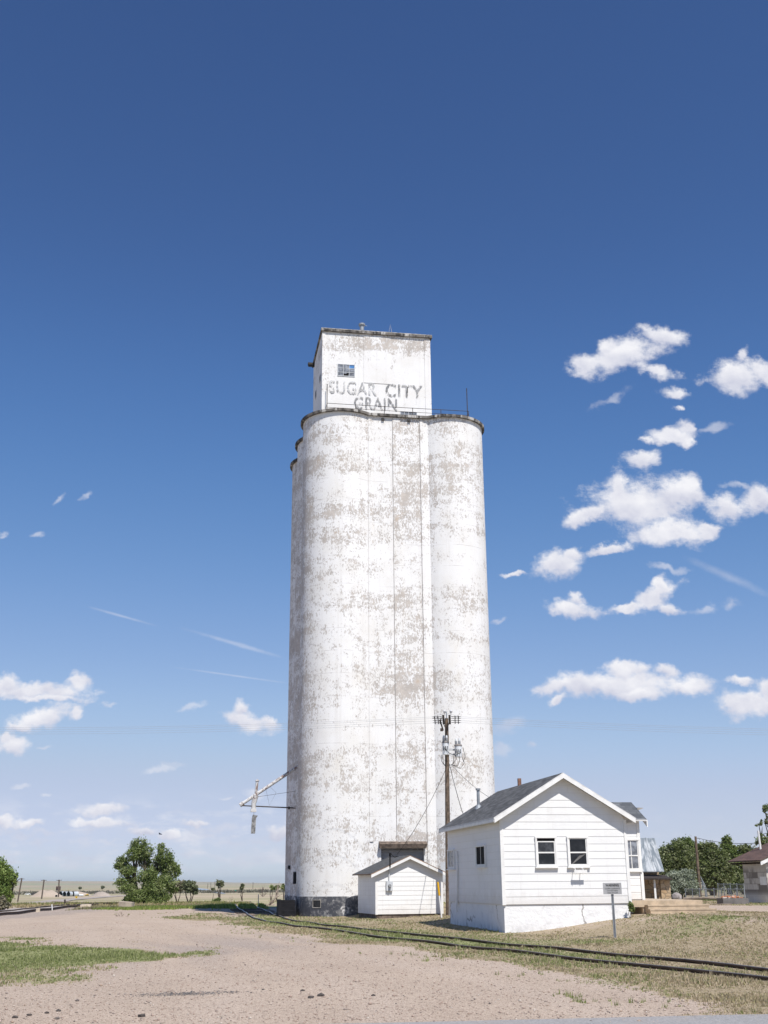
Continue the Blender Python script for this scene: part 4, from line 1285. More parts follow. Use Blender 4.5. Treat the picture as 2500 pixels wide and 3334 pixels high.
def asphalt():
    m, t = mat('old_asphalt')
    co = t.node('ShaderNodeTexCoord').outputs['Object']
    n1 = t.noise(40, co, 4, .7); n2 = t.noise(.8, co, 5, .6)
    c = t.mix(t.step(n1, .35, .65), (.20, .195, .195), (.36, .35, .345))
    c = t.mix(t.math('MULTIPLY', t.step(n2, .4, .7), .4), c, (.34, .29, .26))
    t.put(t.b.inputs['Base Color'], c); t.b.inputs['Roughness'].default_value = .9
    bump(t, n1, .4, .01)
    return m


kind(b.build('road', asphalt()), 'structure')

# gravel lane and drainage ditch far out on the plain


def ribbon(name, pts, w, m, lift=.03, n=60):
    """strip over the ground through world points"""
    pts = np.array(pts, float)
    s = np.r_[0, np.cumsum(np.hypot(*np.diff(pts[:, :2], axis=0).T))]
    q = np.linspace(0, s[-1], n)
    x = np.interp(q, s, pts[:, 0]); y = np.interp(q, s, pts[:, 1])
    ww = np.interp(q, s, w if isinstance(w, (list, tuple)) else [w] * len(pts))
    tx, ty = np.gradient(x), np.gradient(y); L = np.hypot(tx, ty)
    nxx, nyy = -ty / L, tx / L
    V = []
    for sgn in (-.5, .5):
        xx = x + nxx * ww * sgn; yy = y + nyy * ww * sgn
        V.append(np.c_[xx, yy, zg(xx, yy) + lift])
    V = np.concatenate(V)
    F = np.array([(i, i + 1, n + i + 1, n + i) for i in range(n - 1)])
    return raw_mesh(name, V, F, m)


M_LANE = plain('lane_gravel', (.36, .315, .28), .95, .2, .4)
lane = [gh(60, 2951)[:2] + np.array([-6, -3]), gh(120, 2941)[:2], gh(200, 2931)[:2], gh(300, 2923)[:2], gh(380, 2918)[:2], gh(460, 2914)[:2]]
kind(ribbon('lane', lane, [7, 7, 7, 8, 9, 10], M_LANE, .12), 'structure')


def water_mat():
    m, t = mat('ditch_water')
    co = t.node('ShaderNodeTexCoord').outputs['Object']
    t.b.inputs['Base Color'].default_value = (.36, .41, .45, 1); t.b.inputs['Roughness'].default_value = .35
    t.b.inputs['Specular IOR Level'].default_value = .8
    bump(t, t.noise(.8, co, 4, .6), .3, .1)
    return m


dp = [gh(732, 2910)[:2], gh(700, 2906)[:2], gh(672, 2900)[:2], gh(652, 2895)[:2], gh(638, 2892)[:2]]
kind(ribbon('water', dp, [2, 9, 15, 17, 9], water_mat(), .25), 'structure')

# ------------------------------------------------------------------ railway tracks
M_RAIL = plain('rusty_rail', (.085, .062, .05), .7, .4, 3, .3)
M_RAILTOP = plain('rail_head', (.30, .28, .27), .4, .3, 2, .8)


def catmull(P, n=14):
    P = np.array(P); out_ = []
    for i in range(len(P) - 1):
        p0 = P[max(i - 1, 0)]; p1 = P[i]; p2 = P[i + 1]; p3 = P[min(i + 2, len(P) - 1)]
        for t in np.linspace(0, 1, n, endpoint=False):
            out_.append(.5 * (2 * p1 + (p2 - p0) * t + (2 * p0 - 5 * p1 + 4 * p2 - p3) * t * t + (3 * p1 - p0 - 3 * p2 + p3) * t ** 3))
    return np.array(out_ + [P[-1]])


def track(line, gauge, zoff, label, h=.15, hw=.035, base=0.0):
    root = thing('railway_track', label, 'railway track', (0, 0, 0), 0)
    c = catmull(line)
    d = np.gradient(c, axis=0); d /= np.hypot(d[:, 0], d[:, 1])[:, None]
    nrm = np.c_[d[:, 1], -d[:, 0]]
    for off in (0.0, gauge):
        q = c + nrm * off
        z = zg(q[:, 0], q[:, 1]) + zoff
        # I-shaped rail: foot, web, head
        prof = [(-.07, -.02, 0), (.07, -.02, 0), (.07, .012, 0), (.012, .03, 0), (.012, h - .045, 0), (hw, h - .038, 0), (hw, h, 1), (-hw, h, 0), (-hw, h - .038, 0), (-.012, h - .045, 0), (-.012, .03, 0), (-.07, .012, 0)]
        V = []; n = len(prof)
        for i in range(len(q)):
            for (a, zz, _) in prof: V.append((q[i, 0] + nrm[i, 0] * a, q[i, 1] + nrm[i, 1] * a, z[i] + zz))
        F = []; mi = []
        for i in range(len(q) - 1):
            for k in range(n):
                F.append((i * n + k, i * n + (k + 1) % n, (i + 1) * n + (k + 1) % n, (i + 1) * n + k)); mi.append(prof[k][2])
        o = raw_mesh('rail', np.array(V), np.array(F), [M_RAIL, M_RAILTOP], matidx=np.array(mi, dtype=np.int32))
        o.parent = root
    return root, c, nrm


# (line runs towards the viewer so that the second rail lies on its right)
tk, tc_line, tn = track(RAIL[::-1].copy() * np.array([1, 1]), -1.36, -.10, 'rusty railway track half buried in dry grass in front of the white buildings', h=.17)
far_line = [(-22.6, 40), (-23.0, 60), (-23.5, 73), (-24.6, 84), (-25.2, 94), (-25.4, 104), (-25.6, 117), (-25.8, 140), (-24, 200)]
track(far_line, 1.45, .0, 'dark railway track on low ballast at the far left', h=.17)
kind(ribbon('ballast_bed', far_line, [2.3] * len(far_line), plain('grey_ballast', (.36, .32, .29), .95, .3, 3), .09, 90), 'structure')
TS = plain('tie_wood', (.10, .08, .065), .95, .4, 4)
rng = random.Random(3)
b = MB()
for i in range(3, len(tc_line) - 3, 1):
    pass
# a few ties show at the crossing end of the near track
s_acc = 0
for i in range(1, len(tc_line)):
    s_acc += float(np.hypot(*(tc_line[i] - tc_line[i - 1])))
    if s_acc > .62 and 62 < tc_line[i][1] < 84:
        s_acc = 0
        c = tc_line[i] - tn[i] * .68; d = np.array([-tn[i][1], tn[i][0]]); zz = gz(c[0], c[1])
        w, l = .11, 1.25
        b.hexa([(*(c - tn[i] * l - d * w), zz - .1), (*(c + tn[i] * l - d * w), zz - .1), (*(c + tn[i] * l + d * w), zz - .1), (*(c - tn[i] * l + d * w), zz - .1),
                (*(c - tn[i] * l - d * w), zz + .02), (*(c + tn[i] * l - d * w), zz + .02), (*(c + tn[i] * l + d * w), zz + .02), (*(c - tn[i] * l + d * w), zz + .02)])
tie = b.build('tie', TS, tk); tie['kind'] = 'stuff'

# ------------------------------------------------------------------ grass, pebbles
rs = np.random.RandomState(11)


def blades(name, P, h, w, n, cols, lean=.5, mt=None):
    """P (m,3) tuft feet, h (m,) heights; n triangular blades per tuft"""
    m = len(P)
    F = np.arange(m * n * 3).reshape(-1, 3)
    base = np.repeat(P, n, 0) + np.c_[rs.normal(0, .022, (m * n, 2)) * (np.repeat(h, n)[:, None] / .08) ** .5, np.zeros(m * n)]
    hh = np.repeat(h, n) * rs.uniform(.5, 1.15, m * n)
    an = rs.uniform(0, 2 * np.pi, m * n); ln = rs.uniform(0, lean, m * n)
    wd = np.repeat(w, n) if np.ndim(w) else w
    sx = np.c_[np.cos(an + 1.57), np.sin(an + 1.57), np.zeros(m * n)] * (wd[:, None] if np.ndim(wd) else wd)
    tip = base + np.c_[np.cos(an) * ln * hh, np.sin(an) * ln * hh, hh]
    V = np.stack([base - sx - [0, 0, .01], base + sx - [0, 0, .01], tip], 1).reshape(-1, 3)
    c = np.repeat(cols, n, 0) * rs.uniform(.75, 1.25, (m * n, 1))
    return raw_mesh(name, V, F, mt or M_GRASS, c)


def sample(n, x0, x1, y0, y1, near=True):
    # density falls with distance so that the cover looks even
    u = rs.rand(n)
    y = 1 / (1 / y0 + (1 / y1 - 1 / y0) * u) if near else rs.uniform(y0, y1, n)
    return rs.uniform(x0, x1, n), y


def in_view(x, y, marg=1.0):
    return np.abs(x) < .345 * y + marg


def inside_buildings(x, y):
    r = np.zeros(len(x), bool)
    for (bx, by, a, w, d, u0, v0) in ((3.8429, 39.9305, HB, 8.2, 8.4, 0, 0), (-.5202, 55.8402, SB, 3.2, 3.5, 0, 0)):
        u = (x - bx) * math.cos(a) + (y - by) * math.sin(a); v = -(x - bx) * math.sin(a) + (y - by) * math.cos(a)
        ww = np.where(v < 1.0, 4.5, w) if w > 4 else w
        r |= (u > u0) & (u < ww) & (v > v0) & (v < d)
    u = (x + 2.49) * math.cos(SA) + (y - 62.2) * math.sin(SA); v = -(x + 2.49) * math.sin(SA) + (y - 62.2) * math.cos(SA)
    r |= (u > -2.2) & (u < 8.4) & (v > -1.7)
    for side in (0.0, 1.36):
        r |= np.abs((x - rail_x(y)) * .93 - side - .02) < .16
    return r


GREENS = np.array([(.20, .23, .085), (.26, .285, .12), (.31, .32, .16)])
DRYS = np.array([(.44, .36, .24), (.54, .45, .32), (.32, .255, .165), (.38, .345, .19)])
x, y = sample(330000, -26, 24, 14.6, 78)
k = in_view(x, y) & ~inside_buildings(x, y); x, y = x[k], y[k]
cv, gn, _, fr = zones(x, y)
k = rs.rand(len(x)) < np.clip(cv * 1.4 - .15 + .9 * (fbm(x * 1.6, y * 1.1, 3) - .5), 0, 1) * (cv > .08) * (1 - fr); x, y, gn = x[k], y[k], gn[k]
isg = rs.rand(len(x)) < np.clip(gn * 1.15 - .05 + .5 * (fbm(x * 1.2, y * 1.2, 3) - .5), 0, 1)
cols = np.where(isg[:, None], GREENS[rs.randint(0, 3, len(x))], DRYS[rs.randint(0, 4, len(x))])
hgt = np.where(isg, rs.uniform(.025, .07, len(x)), rs.uniform(.015, .05, len(x))) * np.clip(2.1 * fbm(x * .9 + 40, y * .7, 3) - .1, .35, 1.5) * (1 + .5 * (np.abs((x - rail_x(y)) * .93 - .7) < 1.1) * (rs.rand(len(x)) < .4))
kind(blades('grass', np.c_[x, y, zg(x, y)], hgt, .0045 + .00032 * y, 4, cols, .7), 'stuff')
# sparse weeds along the gravel margin
x, y = sample(2600, -14, 6, 15, 60)
e = np.interp(y, EDGE[:, 1], EDGE[:, 0]); k = (np.abs(x - e + .5) < 1.1) & in_view(x, y) & (fbm(x * .8, y * .5, 3) > .56); x, y = x[k], y[k]
kind(blades('weeds', np.c_[x, y, zg(x, y)], rs.uniform(.03, .09, len(x)), .008, 9, GREENS[rs.randint(0, 3, len(x))], .9), 'stuff')
# long grass bank beyond the yard
x = rs.uniform(-20, 3, 20000); y = 86.2 + .12 * (x + 12) * -1 * -1 + rs.normal(0, 1.9, len(x)) + 1.5 * (fbm(x * .3, x * 0 + 4, 3) - .5)
k = ~inside_buildings(x, y); x, y = x[k], y[k]
hh_ = (.14 + .26 * fbm(x * .35, y * .2, 3) * ss(x, -20, -9)) * rs.uniform(.6, 1.1, len(x))
gcol = np.where((rs.rand(len(x)) < .8)[:, None], np.array([(.20, .27, .06)]), np.array([(.36, .36, .14)])) * rs.uniform(.75, 1.2, (len(x), 1))
kind(blades('long_grass', np.c_[x, y, zg(x, y)], hh_, .025, 3, gcol, .5), 'stuff')
# tussocks on the dry field behind it
x = rs.uniform(-75, 10, 30000); y = 92 + 150 * rs.rand(len(x)) ** 1.5
k = (np.abs(x) < .4 * y) & ~inside_buildings(x, y); x, y = x[k], y[k]
sel = fbm(x * .06, y * .045, 3)
dc = np.where((sel > .53)[:, None], np.array([(.20, .22, .075)]), np.array([(.40, .33, .19)])) * rs.uniform(.75, 1.2, (len(x), 1))
kind(blades('field_grass', np.c_[x, y, zg(x, y)], rs.uniform(.10, .3, len(x)), .04, 3, dc, .6), 'stuff')

# loose pebbles on the gravel
x, y = sample(42000, -16, 6, 14.7, 55)
k = in_view(x, y, .3); x, y = x[k], y[k]
cv, gn, gr_, fr = zones(x, y)
k = (rs.rand(len(x)) < 1 - cv) & ~inside_buildings(x, y); x, y = x[k], y[k]
m = len(x)
r_ = np.exp(rs.normal(-4.6, .42, m)) * (1 + .3 * (rs.rand(m) < .02))
oc = np.array([(1, 0, 0), (0, 1, 0), (-1, 0, 0), (0, -1, 0), (0, 0, 1), (0, 0, -.6)], float)
of = np.array([(0, 1, 4), (1, 2, 4), (2, 3, 4), (3, 0, 4), (1, 0, 5), (2, 1, 5), (3, 2, 5), (0, 3, 5)])
ang = rs.uniform(0, 6.28, m)
V = oc[None] * rs.uniform(.6, 1.3, (m, 6, 1)) * np.stack([np.ones(m), rs.uniform(.6, 1, m), rs.uniform(.4, .8, m)], 1)[:, None, :]
ca, sa = np.cos(ang)[:, None], np.sin(ang)[:, None]
V = np.stack([V[..., 0] * ca - V[..., 1] * sa, V[..., 0] * sa + V[..., 1] * ca, V[..., 2]], -1) * r_[:, None, None] + np.c_[x, y, zg(x, y) + r_ * .25][:, None, :]
F = (of[None] + (np.arange(m) * 6)[:, None, None]).reshape(-1, 3)
pc_ = np.array([(.38, .29, .24), (.45, .37, .31), (.28, .23, .20), (.15, .13, .12), (.55, .49, .43), (.36, .27, .21)])[rs.choice(6, m, p=[.42, .28, .15, .03, .05, .07])]
kind(raw_mesh('pebbles', V.reshape(-1, 3), F, M_STONE, np.repeat(pc_, 8, 0)), 'stuff')


def rock(name, p, size, m, seed, squash=.7, flat=.0):
    """an irregular stone: a displaced, faceted ball"""
    import bmesh
    bm = bmesh.new(); bmesh.ops.create_icosphere(bm, subdivisions=2, radius=1)
    r = random.Random(seed); o = [r.uniform(0, 50) for _ in range(3)]
    from mathutils import noise as mn
    for v in bm.verts:
        q = v.co.normalized()
        f = 1 + .45 * mn.noise(q * 1.3 + Vector(o)) + .2 * mn.noise(q * 3.1 + Vector(o))
        v.co = Vector((q.x * size[0], q.y * size[1], q.z * size[2])) * f
    me = bpy.data.meshes.new(name); bm.to_mesh(me); bm.free(); me.materials.append(m)
    ob = bpy.data.objects.new(name, me); COL.objects.link(ob); ob.location = p
    return ob


M_CLOD = plain('dark_clod', (.075, .065, .06), .95, .4, 20)
for i, (px, py, s) in enumerate(((461, 3315, .042), (48, 3316, .034), (95, 3310, .03), (152, 3300, .026), (190, 3298, .03), (1012, 3250, .042), (1045, 3246, .045), (1216, 3243, .028), (985, 3231, .03))):
    p = gh(px, py); q = rock('stone', (p[0], p[1], p[2] + s * .25), (s * 1.2, s, s * .65), M_CLOD, i + 40)
    tag(q, 'dark clod lying loose on the pinkish gravel', 'stone', 'dark clods on the gravel')
# crumbs of old asphalt in the gravel
p = gh(610, 3236)
n = 900
cx_ = p[0] + rs.normal(0, .42, n); cy_ = p[1] + rs.normal(0, .16, n)
rr2 = np.exp(rs.normal(-4.7, .4, n))
V = oc[None] * rs.uniform(.6, 1.3, (n, 6, 1)) * np.array([1, .8, .5]) * rr2[:, None, None] + np.c_[cx_, cy_, zg(cx_, cy_) + rr2 * .2][:, None, :]
F = (of[None] + (np.arange(n) * 6)[:, None, None]).reshape(-1, 3)
kind(raw_mesh('asphalt_crumbs', V.reshape(-1, 3), F, M_STONE, np.repeat(np.array([(.15, .14, .135)]) * rs.uniform(.6, 1.6, (n, 1)), 8, 0)), 'stuff')

# ------------------------------------------------------------------ trees and shrubs
def leaf_cloud(name, centers, radii, n, size, cols, m, parent, seed, clump=.16, per=26):
    r = np.random.RandomState(seed)
    centers = np.array(centers, float); radii = np.array(radii, float)
    vol = np.prod(radii, 1) ** .75; pr = vol / vol.sum()
    nc = max(6, n // per)
    bi = r.choice(len(centers), nc, p=pr)
    d = r.normal(size=(nc, 3)); d /= np.linalg.norm(d, axis=1)[:, None]
    rad = r.uniform(.25, 1.0, nc) ** .55
    cc = centers[bi] + d * radii[bi] * rad[:, None]
    cs = radii[bi].mean(1) * clump * r.uniform(.6, 1.5, nc)
    ci = np.repeat(np.arange(nc), per)
    L = len(ci)
    P = cc[ci] + r.normal(size=(L, 3)) * cs[ci][:, None] * np.array([1, 1, .8])
    nv = r.normal(size=(L, 3)) + .6 * d[ci] + np.array([0, 0, .5]); nv /= np.linalg.norm(nv, axis=1)[:, None]
    t = np.cross(nv, r.normal(size=(L, 3))); t /= np.linalg.norm(t, axis=1)[:, None]
    bt = np.cross(nv, t)
    s = (size * r.uniform(.6, 1.35, L))[:, None]
    V = np.stack([P - t * s, P + bt * s * .55, P + t * s, P - bt * s * .55], 1).reshape(-1, 3)
    F = np.arange(L * 4).reshape(-1, 4)
    cols = np.array(cols, float)
    c = cols[r.randint(0, len(cols), nc)][ci] * r.uniform(.75, 1.25, (L, 1))
    o = raw_mesh(name, V, F, m, c)
    o.parent = parent
    return o


def limbs(name, base, tips, r0, m, parent, seed, twist=.12, n=7, forks=2):
    r = random.Random(seed)
    b = MB()
    for tip in tips:
        tip = Vector(tip); p0 = Vector(base) + Vector((r.uniform(-1, 1) * r0 * .6, r.uniform(-1, 1) * r0 * .6, -.2))
        L = (tip - p0).length
        mid = p0.lerp(tip, .45) + Vector((r.uniform(-1, 1), r.uniform(-1, 1), r.uniform(0, .6))) * L * twist
        pts = [p0, p0.lerp(mid, .5) + Vector((r.uniform(-1, 1), r.uniform(-1, 1), 0)) * L * .03, mid, mid.lerp(tip, .5) + Vector((r.uniform(-1, 1), r.uniform(-1, 1), 0)) * L * .05, tip]
        b.tube(pts, [r0, r0 * .8, r0 * .58, r0 * .34, r0 * .1], n)
        for q in range(forks):
            s = pts[2].lerp(pts[3], r.random()); e = s + (tip - p0) * r.uniform(.1, .2) + Vector((r.uniform(-1, 1), r.uniform(-1, 1), r.uniform(-.2, .5))) * L * .15
            b.tube([s, s.lerp(e, .5) + Vector((0, 0, L * .03)), e], [r0 * .35, r0 * .22, r0 * .06], 5)
    o = b.build(name, m); o.parent = parent
    return o


LG = [(.16, .215, .06), (.205, .255, .085), (.28, .32, .14), (.115, .16, .045)]
LR = [(.14, .175, .06), (.18, .21, .09), (.235, .255, .135), (.105, .135, .05)]
LGB = [(.20, .28, .07), (.26, .33, .095), (.15, .22, .055)]
LOL = [(.32, .36, .28), (.38, .41, .33), (.25, .28, .21)]
LDRY = [(.30, .27, .19), (.34, .31, .22), (.23, .21, .14)]
LDULL = [(.15, .17, .09), (.19, .20, .11), (.12, .135, .07)]


def tree(name, label, cat, px, py, Y, blob_px, leaves, size, cols, r0, seed, group=None, depth=.9, clump=.16, forks=2, bark=None, drop=0, base=None):
    """blobs are given as surveyed outlines at distance Y: (px, py, rpx, rpy, depth offset)"""
    bx, by, bz = (gh(px, py) if Y is None else at(px, py, Y)) if base is None else base
    Y = by
    bz = gz(bx, by)
    root = thing(name, label, cat, (bx, by, bz), 0, group)
    cs, rd = [], []
    for (qx, qy, rx, ry, dy) in blob_px:
        c = at(qx, qy + drop, Y + dy); k = px2m(Y + dy, qy)
        cs.append(c - np.array([bx, by, bz])); rd.append((rx * k, max(rx, ry) * k * depth, ry * k))
    leaf_cloud('crown', cs, rd, leaves, size, cols, M_LEAF, root, seed, clump)
    limbs('trunk', (0, 0, 0), cs, r0, bark or M_BARK, root, seed + 1, forks=forks)
    return root


# big cottonwood by the far track
tree('cottonwood_tree', 'broad green tree with two rounded tops beside the far railway track', 'tree', 455, 2948, 112,
     [(452, 2752, 24, 24, 0), (470, 2775, 30, 26, .5), (432, 2780, 24, 22, -.5), (470, 2810, 26, 20, 1), (398, 2808, 26, 18, 0), (415, 2835, 26, 16, -.6), (383, 2822, 14, 12, 0), (523, 2762, 14, 18, 0), (535, 2790, 28, 26, 0), (552, 2825, 30, 26, .3), (575, 2838, 16, 18, 0), (515, 2820, 24, 22, .8), (480, 2850, 34, 20, -.8),
      (540, 2868, 34, 20, -.4), (435, 2865, 22, 14, 0), (395, 2872, 24, 14, -.8), (415, 2892, 32, 15, -1), (500, 2892, 40, 20, -1), (560, 2895, 20, 12, 0), (450, 2915, 34, 20, -1.4), (500, 2928, 38, 16, -1.2), (540, 2918, 22, 12, -.5), (425, 2930, 22, 14, -1)],
     36000, .078, LG, .22, 21, clump=.20, forks=4)
tree('edge_tree', 'bushy green tree cut by the left edge beyond the track', 'tree', 8, 2958, 100,
     [(10, 2850, 34, 36, 0), (-25, 2830, 40, 40, 0), (35, 2865, 20, 22, 0), (5, 2895, 34, 30, 0), (25, 2915, 16, 24, 0), (-20, 2920, 40, 30, 0), (45, 2848, 12, 10, 0)], 20000, .085, LGB, .14, 31)
tree('dry_shrub', 'dry brown shrub at the foot of the bushy left edge tree', 'shrub', 14, 2964, None, [(12, 2940, 18, 22, 0), (30, 2950, 10, 12, 0), (-5, 2945, 20, 18, 0)], 1400, .09, LDRY, .05, 33, depth=.7)
# shrubs to its right
tree('pale_shrub', 'pale dry leaved shrub just right of the big two topped tree', 'shrub', 578, 2906, 175, [(575, 2885, 26, 18, 0), (560, 2890, 16, 14, 0), (592, 2882, 14, 16, 0)], 1700, .19, LDRY, .09, 41)
tree('grey_green_tree', 'dull green tree with bare twigs beside the pale shrub', 'tree', 618, 2912, 170, [(620, 2888, 20, 17, 0), (606, 2880, 13, 12, 0), (634, 2897, 11, 12, 0)], 2400, .18, LDULL, .12, 43)
tree('plain_tree', 'small leafy tree standing beyond the pale ditch', 'tree', 715, 2893, 300, [(716, 2876, 11, 9, 0), (712, 2884, 7, 6, 0), (722, 2881, 6, 5, 0)], 800, .3, LDULL, .18, 45)
tree('plain_tree', 'round lone tree on the plain left of the bare tree', 'tree', 790, 2899, 260, [(790, 2886, 9, 7, 0), (788, 2892, 6, 4, 0)], 500, .3, LDULL, .14, 46)
tree('plain_shrub', 'small dark shrub on the plain below the leafy tree', 'shrub', 694, 2897, 270, [(693, 2893, 6, 4, 0)], 200, .25, LDULL, .08, 47)
for i, (qx, qy, r_, lab_) in enumerate(((883, 2897, 7, 'leftmost of the small dark trees against the elevator base'), (900, 2897, 8, 'middle of the small dark trees against the elevator base'), (923, 2896, 9, 'rightmost of the small dark trees, half hidden by the elevator'))):
    tree('plain_tree', lab_, 'tree', qx, qy + 4, 270, [(qx, qy - 8, r_, r_ * .8, 0), (qx + 2, qy - 4, r_ * .8, r_ * .5, 0)], 420, .3, LG, .12, 50 + i, 'small trees beyond the elevator')
tree('green_bush', 'low green bush in the dry field left of the dead shrub', 'bush', 700, 2938, None, [(697, 2933, 8, 7, 0), (709, 2930, 9, 9, 0), (712, 2927, 5, 5, 0)], 900, .12, LG, .05, 55)
for i, (qx, qy) in enumerate(((243, 2889), (317, 2887))):
    tree('far_bush', ('round dark bush far out on the plain above the dirt mounds', 'taller dark bush far out on the plain above the rubble')[i], 'bush', qx + 17, qy + 5, 900, [(qx + 17, qy + 1, 5, 3 + i * 2, 0)], 160, .8, LDULL, .2, 58 + i)


def bare(name, label, cat, px, py, Y, tips_px, r0, seed, m=None, forks=6, group=None):
    bx, by, bz = gh(px, py) if Y is None else at(px, py, Y)
    bz = gz(bx, by)
    root = thing(name, label, cat, (bx, by, bz), 0, group)
    limbs('branch', (0, 0, 0), [at(a, c, by + d) - np.array([bx, by, bz]) for a, c, d in tips_px], r0, m or M_DEADWOOD, root, seed, forks=forks, n=5)
    return root


bare('bare_tree', 'leafless twiggy tree standing in the dry field before the elevator', 'tree', 856, 2919, None,
     [(845, 2886, 0), (852, 2878, 1), (862, 2882, 0), (870, 2890, 0), (840, 2896, 1), (874, 2905, 0), (858, 2890, -1), (848, 2900, 0), (866, 2900, 0)], .09, 61, plain('grey_twigs', (.15, .115, .095), .9, .3), 12)
bare('dead_branch', 'bleached dead branch leaning beside the elevator stair', 'branch', 868, 2948, None, [(908, 2885, 2), (921, 2908, 1), (912, 2867, 3), (890, 2925, 0), (903, 2930, 0)], .07, 63, None, 3)
bare('dead_shrub', 'small leafless shrub in the dry grass behind the long grass bank', 'shrub', 752, 2933, None, [(740, 2925, 0), (748, 2918, 0), (756, 2915, 0), (762, 2922, 0), (755, 2925, 0)], .04, 64, None, 8)
bare('brush_pile', 'pile of dead twigs lying at the edge of the gravel', 'brush', 395, 2984, None, [(370, 2976, 0), (385, 2972, 1), (405, 2973, 0), (420, 2978, 0), (400, 2968, 1), (375, 2981, 0)], .025, 65, None, 8)

# trees behind the stone house, right
RT = [
    ('round dense green tree behind the metal roofed stone house', 2185, 2915, 95, [(2172, 2790, 42, 45, 0), (2200, 2755, 36, 28, 0), (2160, 2830, 34, 40, 0), (2225, 2790, 40, 45, 0), (2190, 2850, 45, 40, 0), (2150, 2790, 22, 30, 0)], 7600, LR),
    ('tallest crowned green tree left of the leaning wooden pole', 2240, 2915, 98, [(2232, 2745, 32, 26, 0), (2255, 2780, 38, 36, 0), (2215, 2775, 30, 30, 0), (2250, 2830, 40, 42, 0), (2268, 2760, 22, 22, 0)], 7500, [(.15, .20, .055), (.195, .24, .08), (.11, .155, .045)]),
    ('dark limbed tree right of the leaning wooden pole', 2318, 2905, 92, [(2300, 2765, 36, 30, 0), (2330, 2790, 40, 40, 0), (2290, 2810, 34, 40, 0), (2355, 2820, 34, 42, 0), (2325, 2850, 46, 38, 0), (2310, 2745, 24, 16, 0)], 8600, LR),
    ('slender tree whose thin top rises above its neighbours', 2375, 2905, 100, [(2366, 2728, 15, 18, 0), (2374, 2755, 24, 22, 0), (2362, 2742, 18, 14, 0), (2385, 2785, 26, 34, 0), (2370, 2840, 34, 45, 0)], 6000, [(.15, .20, .055), (.195, .24, .08), (.11, .155, .045)]),
    ('bright green tree rising behind the red brown roof', 2430, 2905, 100, [(2425, 2758, 24, 18, 0), (2445, 2765, 26, 20, 0), (2410, 2790, 24, 24, 0), (2400, 2850, 24, 45, 0), (2435, 2800, 30, 30, 0)], 5000, LR),
]
for i, (lab_, px, py, Yt, bl, nl, co_) in enumerate(RT):
    tree('broadleaf_tree', lab_, 'tree', px, py, Yt, bl, int(nl * 1.9), .082, co_, .2, 70 + i * 3, 'trees behind the stone house', clump=.16, forks=4, drop=9)
tree('overhanging_tree', 'tall pale leaved tree at the right edge reaching above the red roof', 'tree', 2560, 2935, 76,
     [(2500, 2640, 24, 22, 0), (2470, 2682, 14, 8, 0), (2488, 2672, 14, 10, 0), (2482, 2735, 24, 16, 0), (2520, 2725, 30, 26, 0), (2560, 2660, 60, 50, 0), (2600, 2740, 60, 60, 0), (2487, 2628, 12, 8, 0), (2470, 2745, 12, 10, 0)], 13000, .065, [(.16, .20, .08), (.21, .25, .11), (.28, .30, .17)], .16, 91, clump=.15, forks=3)
tree('olive_bush', 'silvery grey green bush beside the stone house porch', 'bush', 2210, 2932, 74,
     [(2200, 2860, 28, 25, 0), (2235, 2855, 28, 24, 0), (2175, 2875, 22, 28, 0), (2225, 2885, 42, 26, 0), (2255, 2890, 20, 24, 0), (2190, 2900, 34, 20, 0)], 22000, .05, LOL, .09, 95, clump=.14, forks=4, bark=M_DEADWOOD)
tree('creeper', 'dark green weed growing against the foundation by the stoop', 'weed', 2052, 2969, 40.4, [(2053, 2952, 8, 14, 0), (2058, 2962, 8, 9, 0), (2050, 2938, 4, 6, 0)], 900, .035, LG, .015, 97, forks=1, base=None)

# ------------------------------------------------------------------ block house with red roof (right edge)
bh = thing('block_house', 'whitewashed concrete block house with red brown shingle roof at right edge', 'house', (18.44, 62.0, .0), math.radians(9.5))
# local frame: u to the right, v away; near gable at v=-2.5
KR = .40


def block_mat():
    m, t = mat('whitewashed_block')
    co = t.node('ShaderNodeTexCoord').outputs['Object']
    x, y, z = t.sep(co)
    br = t.node('ShaderNodeTexBrick', {'Vector': t.comb(t.math('ADD', x, y), z, 0.0), 'Scale': 1.0, 'Mortar Size': .012, 'Mortar Smooth': .3, 'Bias': 0.0, 'Brick Width': .62, 'Row Height': .28,
                                       'Color1': (.68, .65, .60, 1), 'Color2': (.50, .47, .43, 1), 'Mortar': (.72, .70, .66, 1)}, offset=.5)
    soot = t.math('MULTIPLY', t.step(z, .7, 1.1), t.step(z, 1.9, 2.45, 1.0, 0.0))
    n = t.noise(1.6, t.vscale(co, (1, 1, .35)), 8, .7)
    n2 = t.math('ADD', n, t.math('MULTIPLY', t.math('SUBTRACT', t.sep(br.outputs['Color'])[0], .62), 2.5))
    st = t.math('MULTIPLY', t.step(n2, .28, .50), soot)
    c = t.mix(t.math('MULTIPLY', st, .85), br.outputs['Color'], (.12, .10, .085))
    t.put(t.b.inputs['Base Color'], c); t.b.inputs['Roughness'].default_value = .9
    bump(t, br.outputs['Fac'], -.5, .015)
    return m


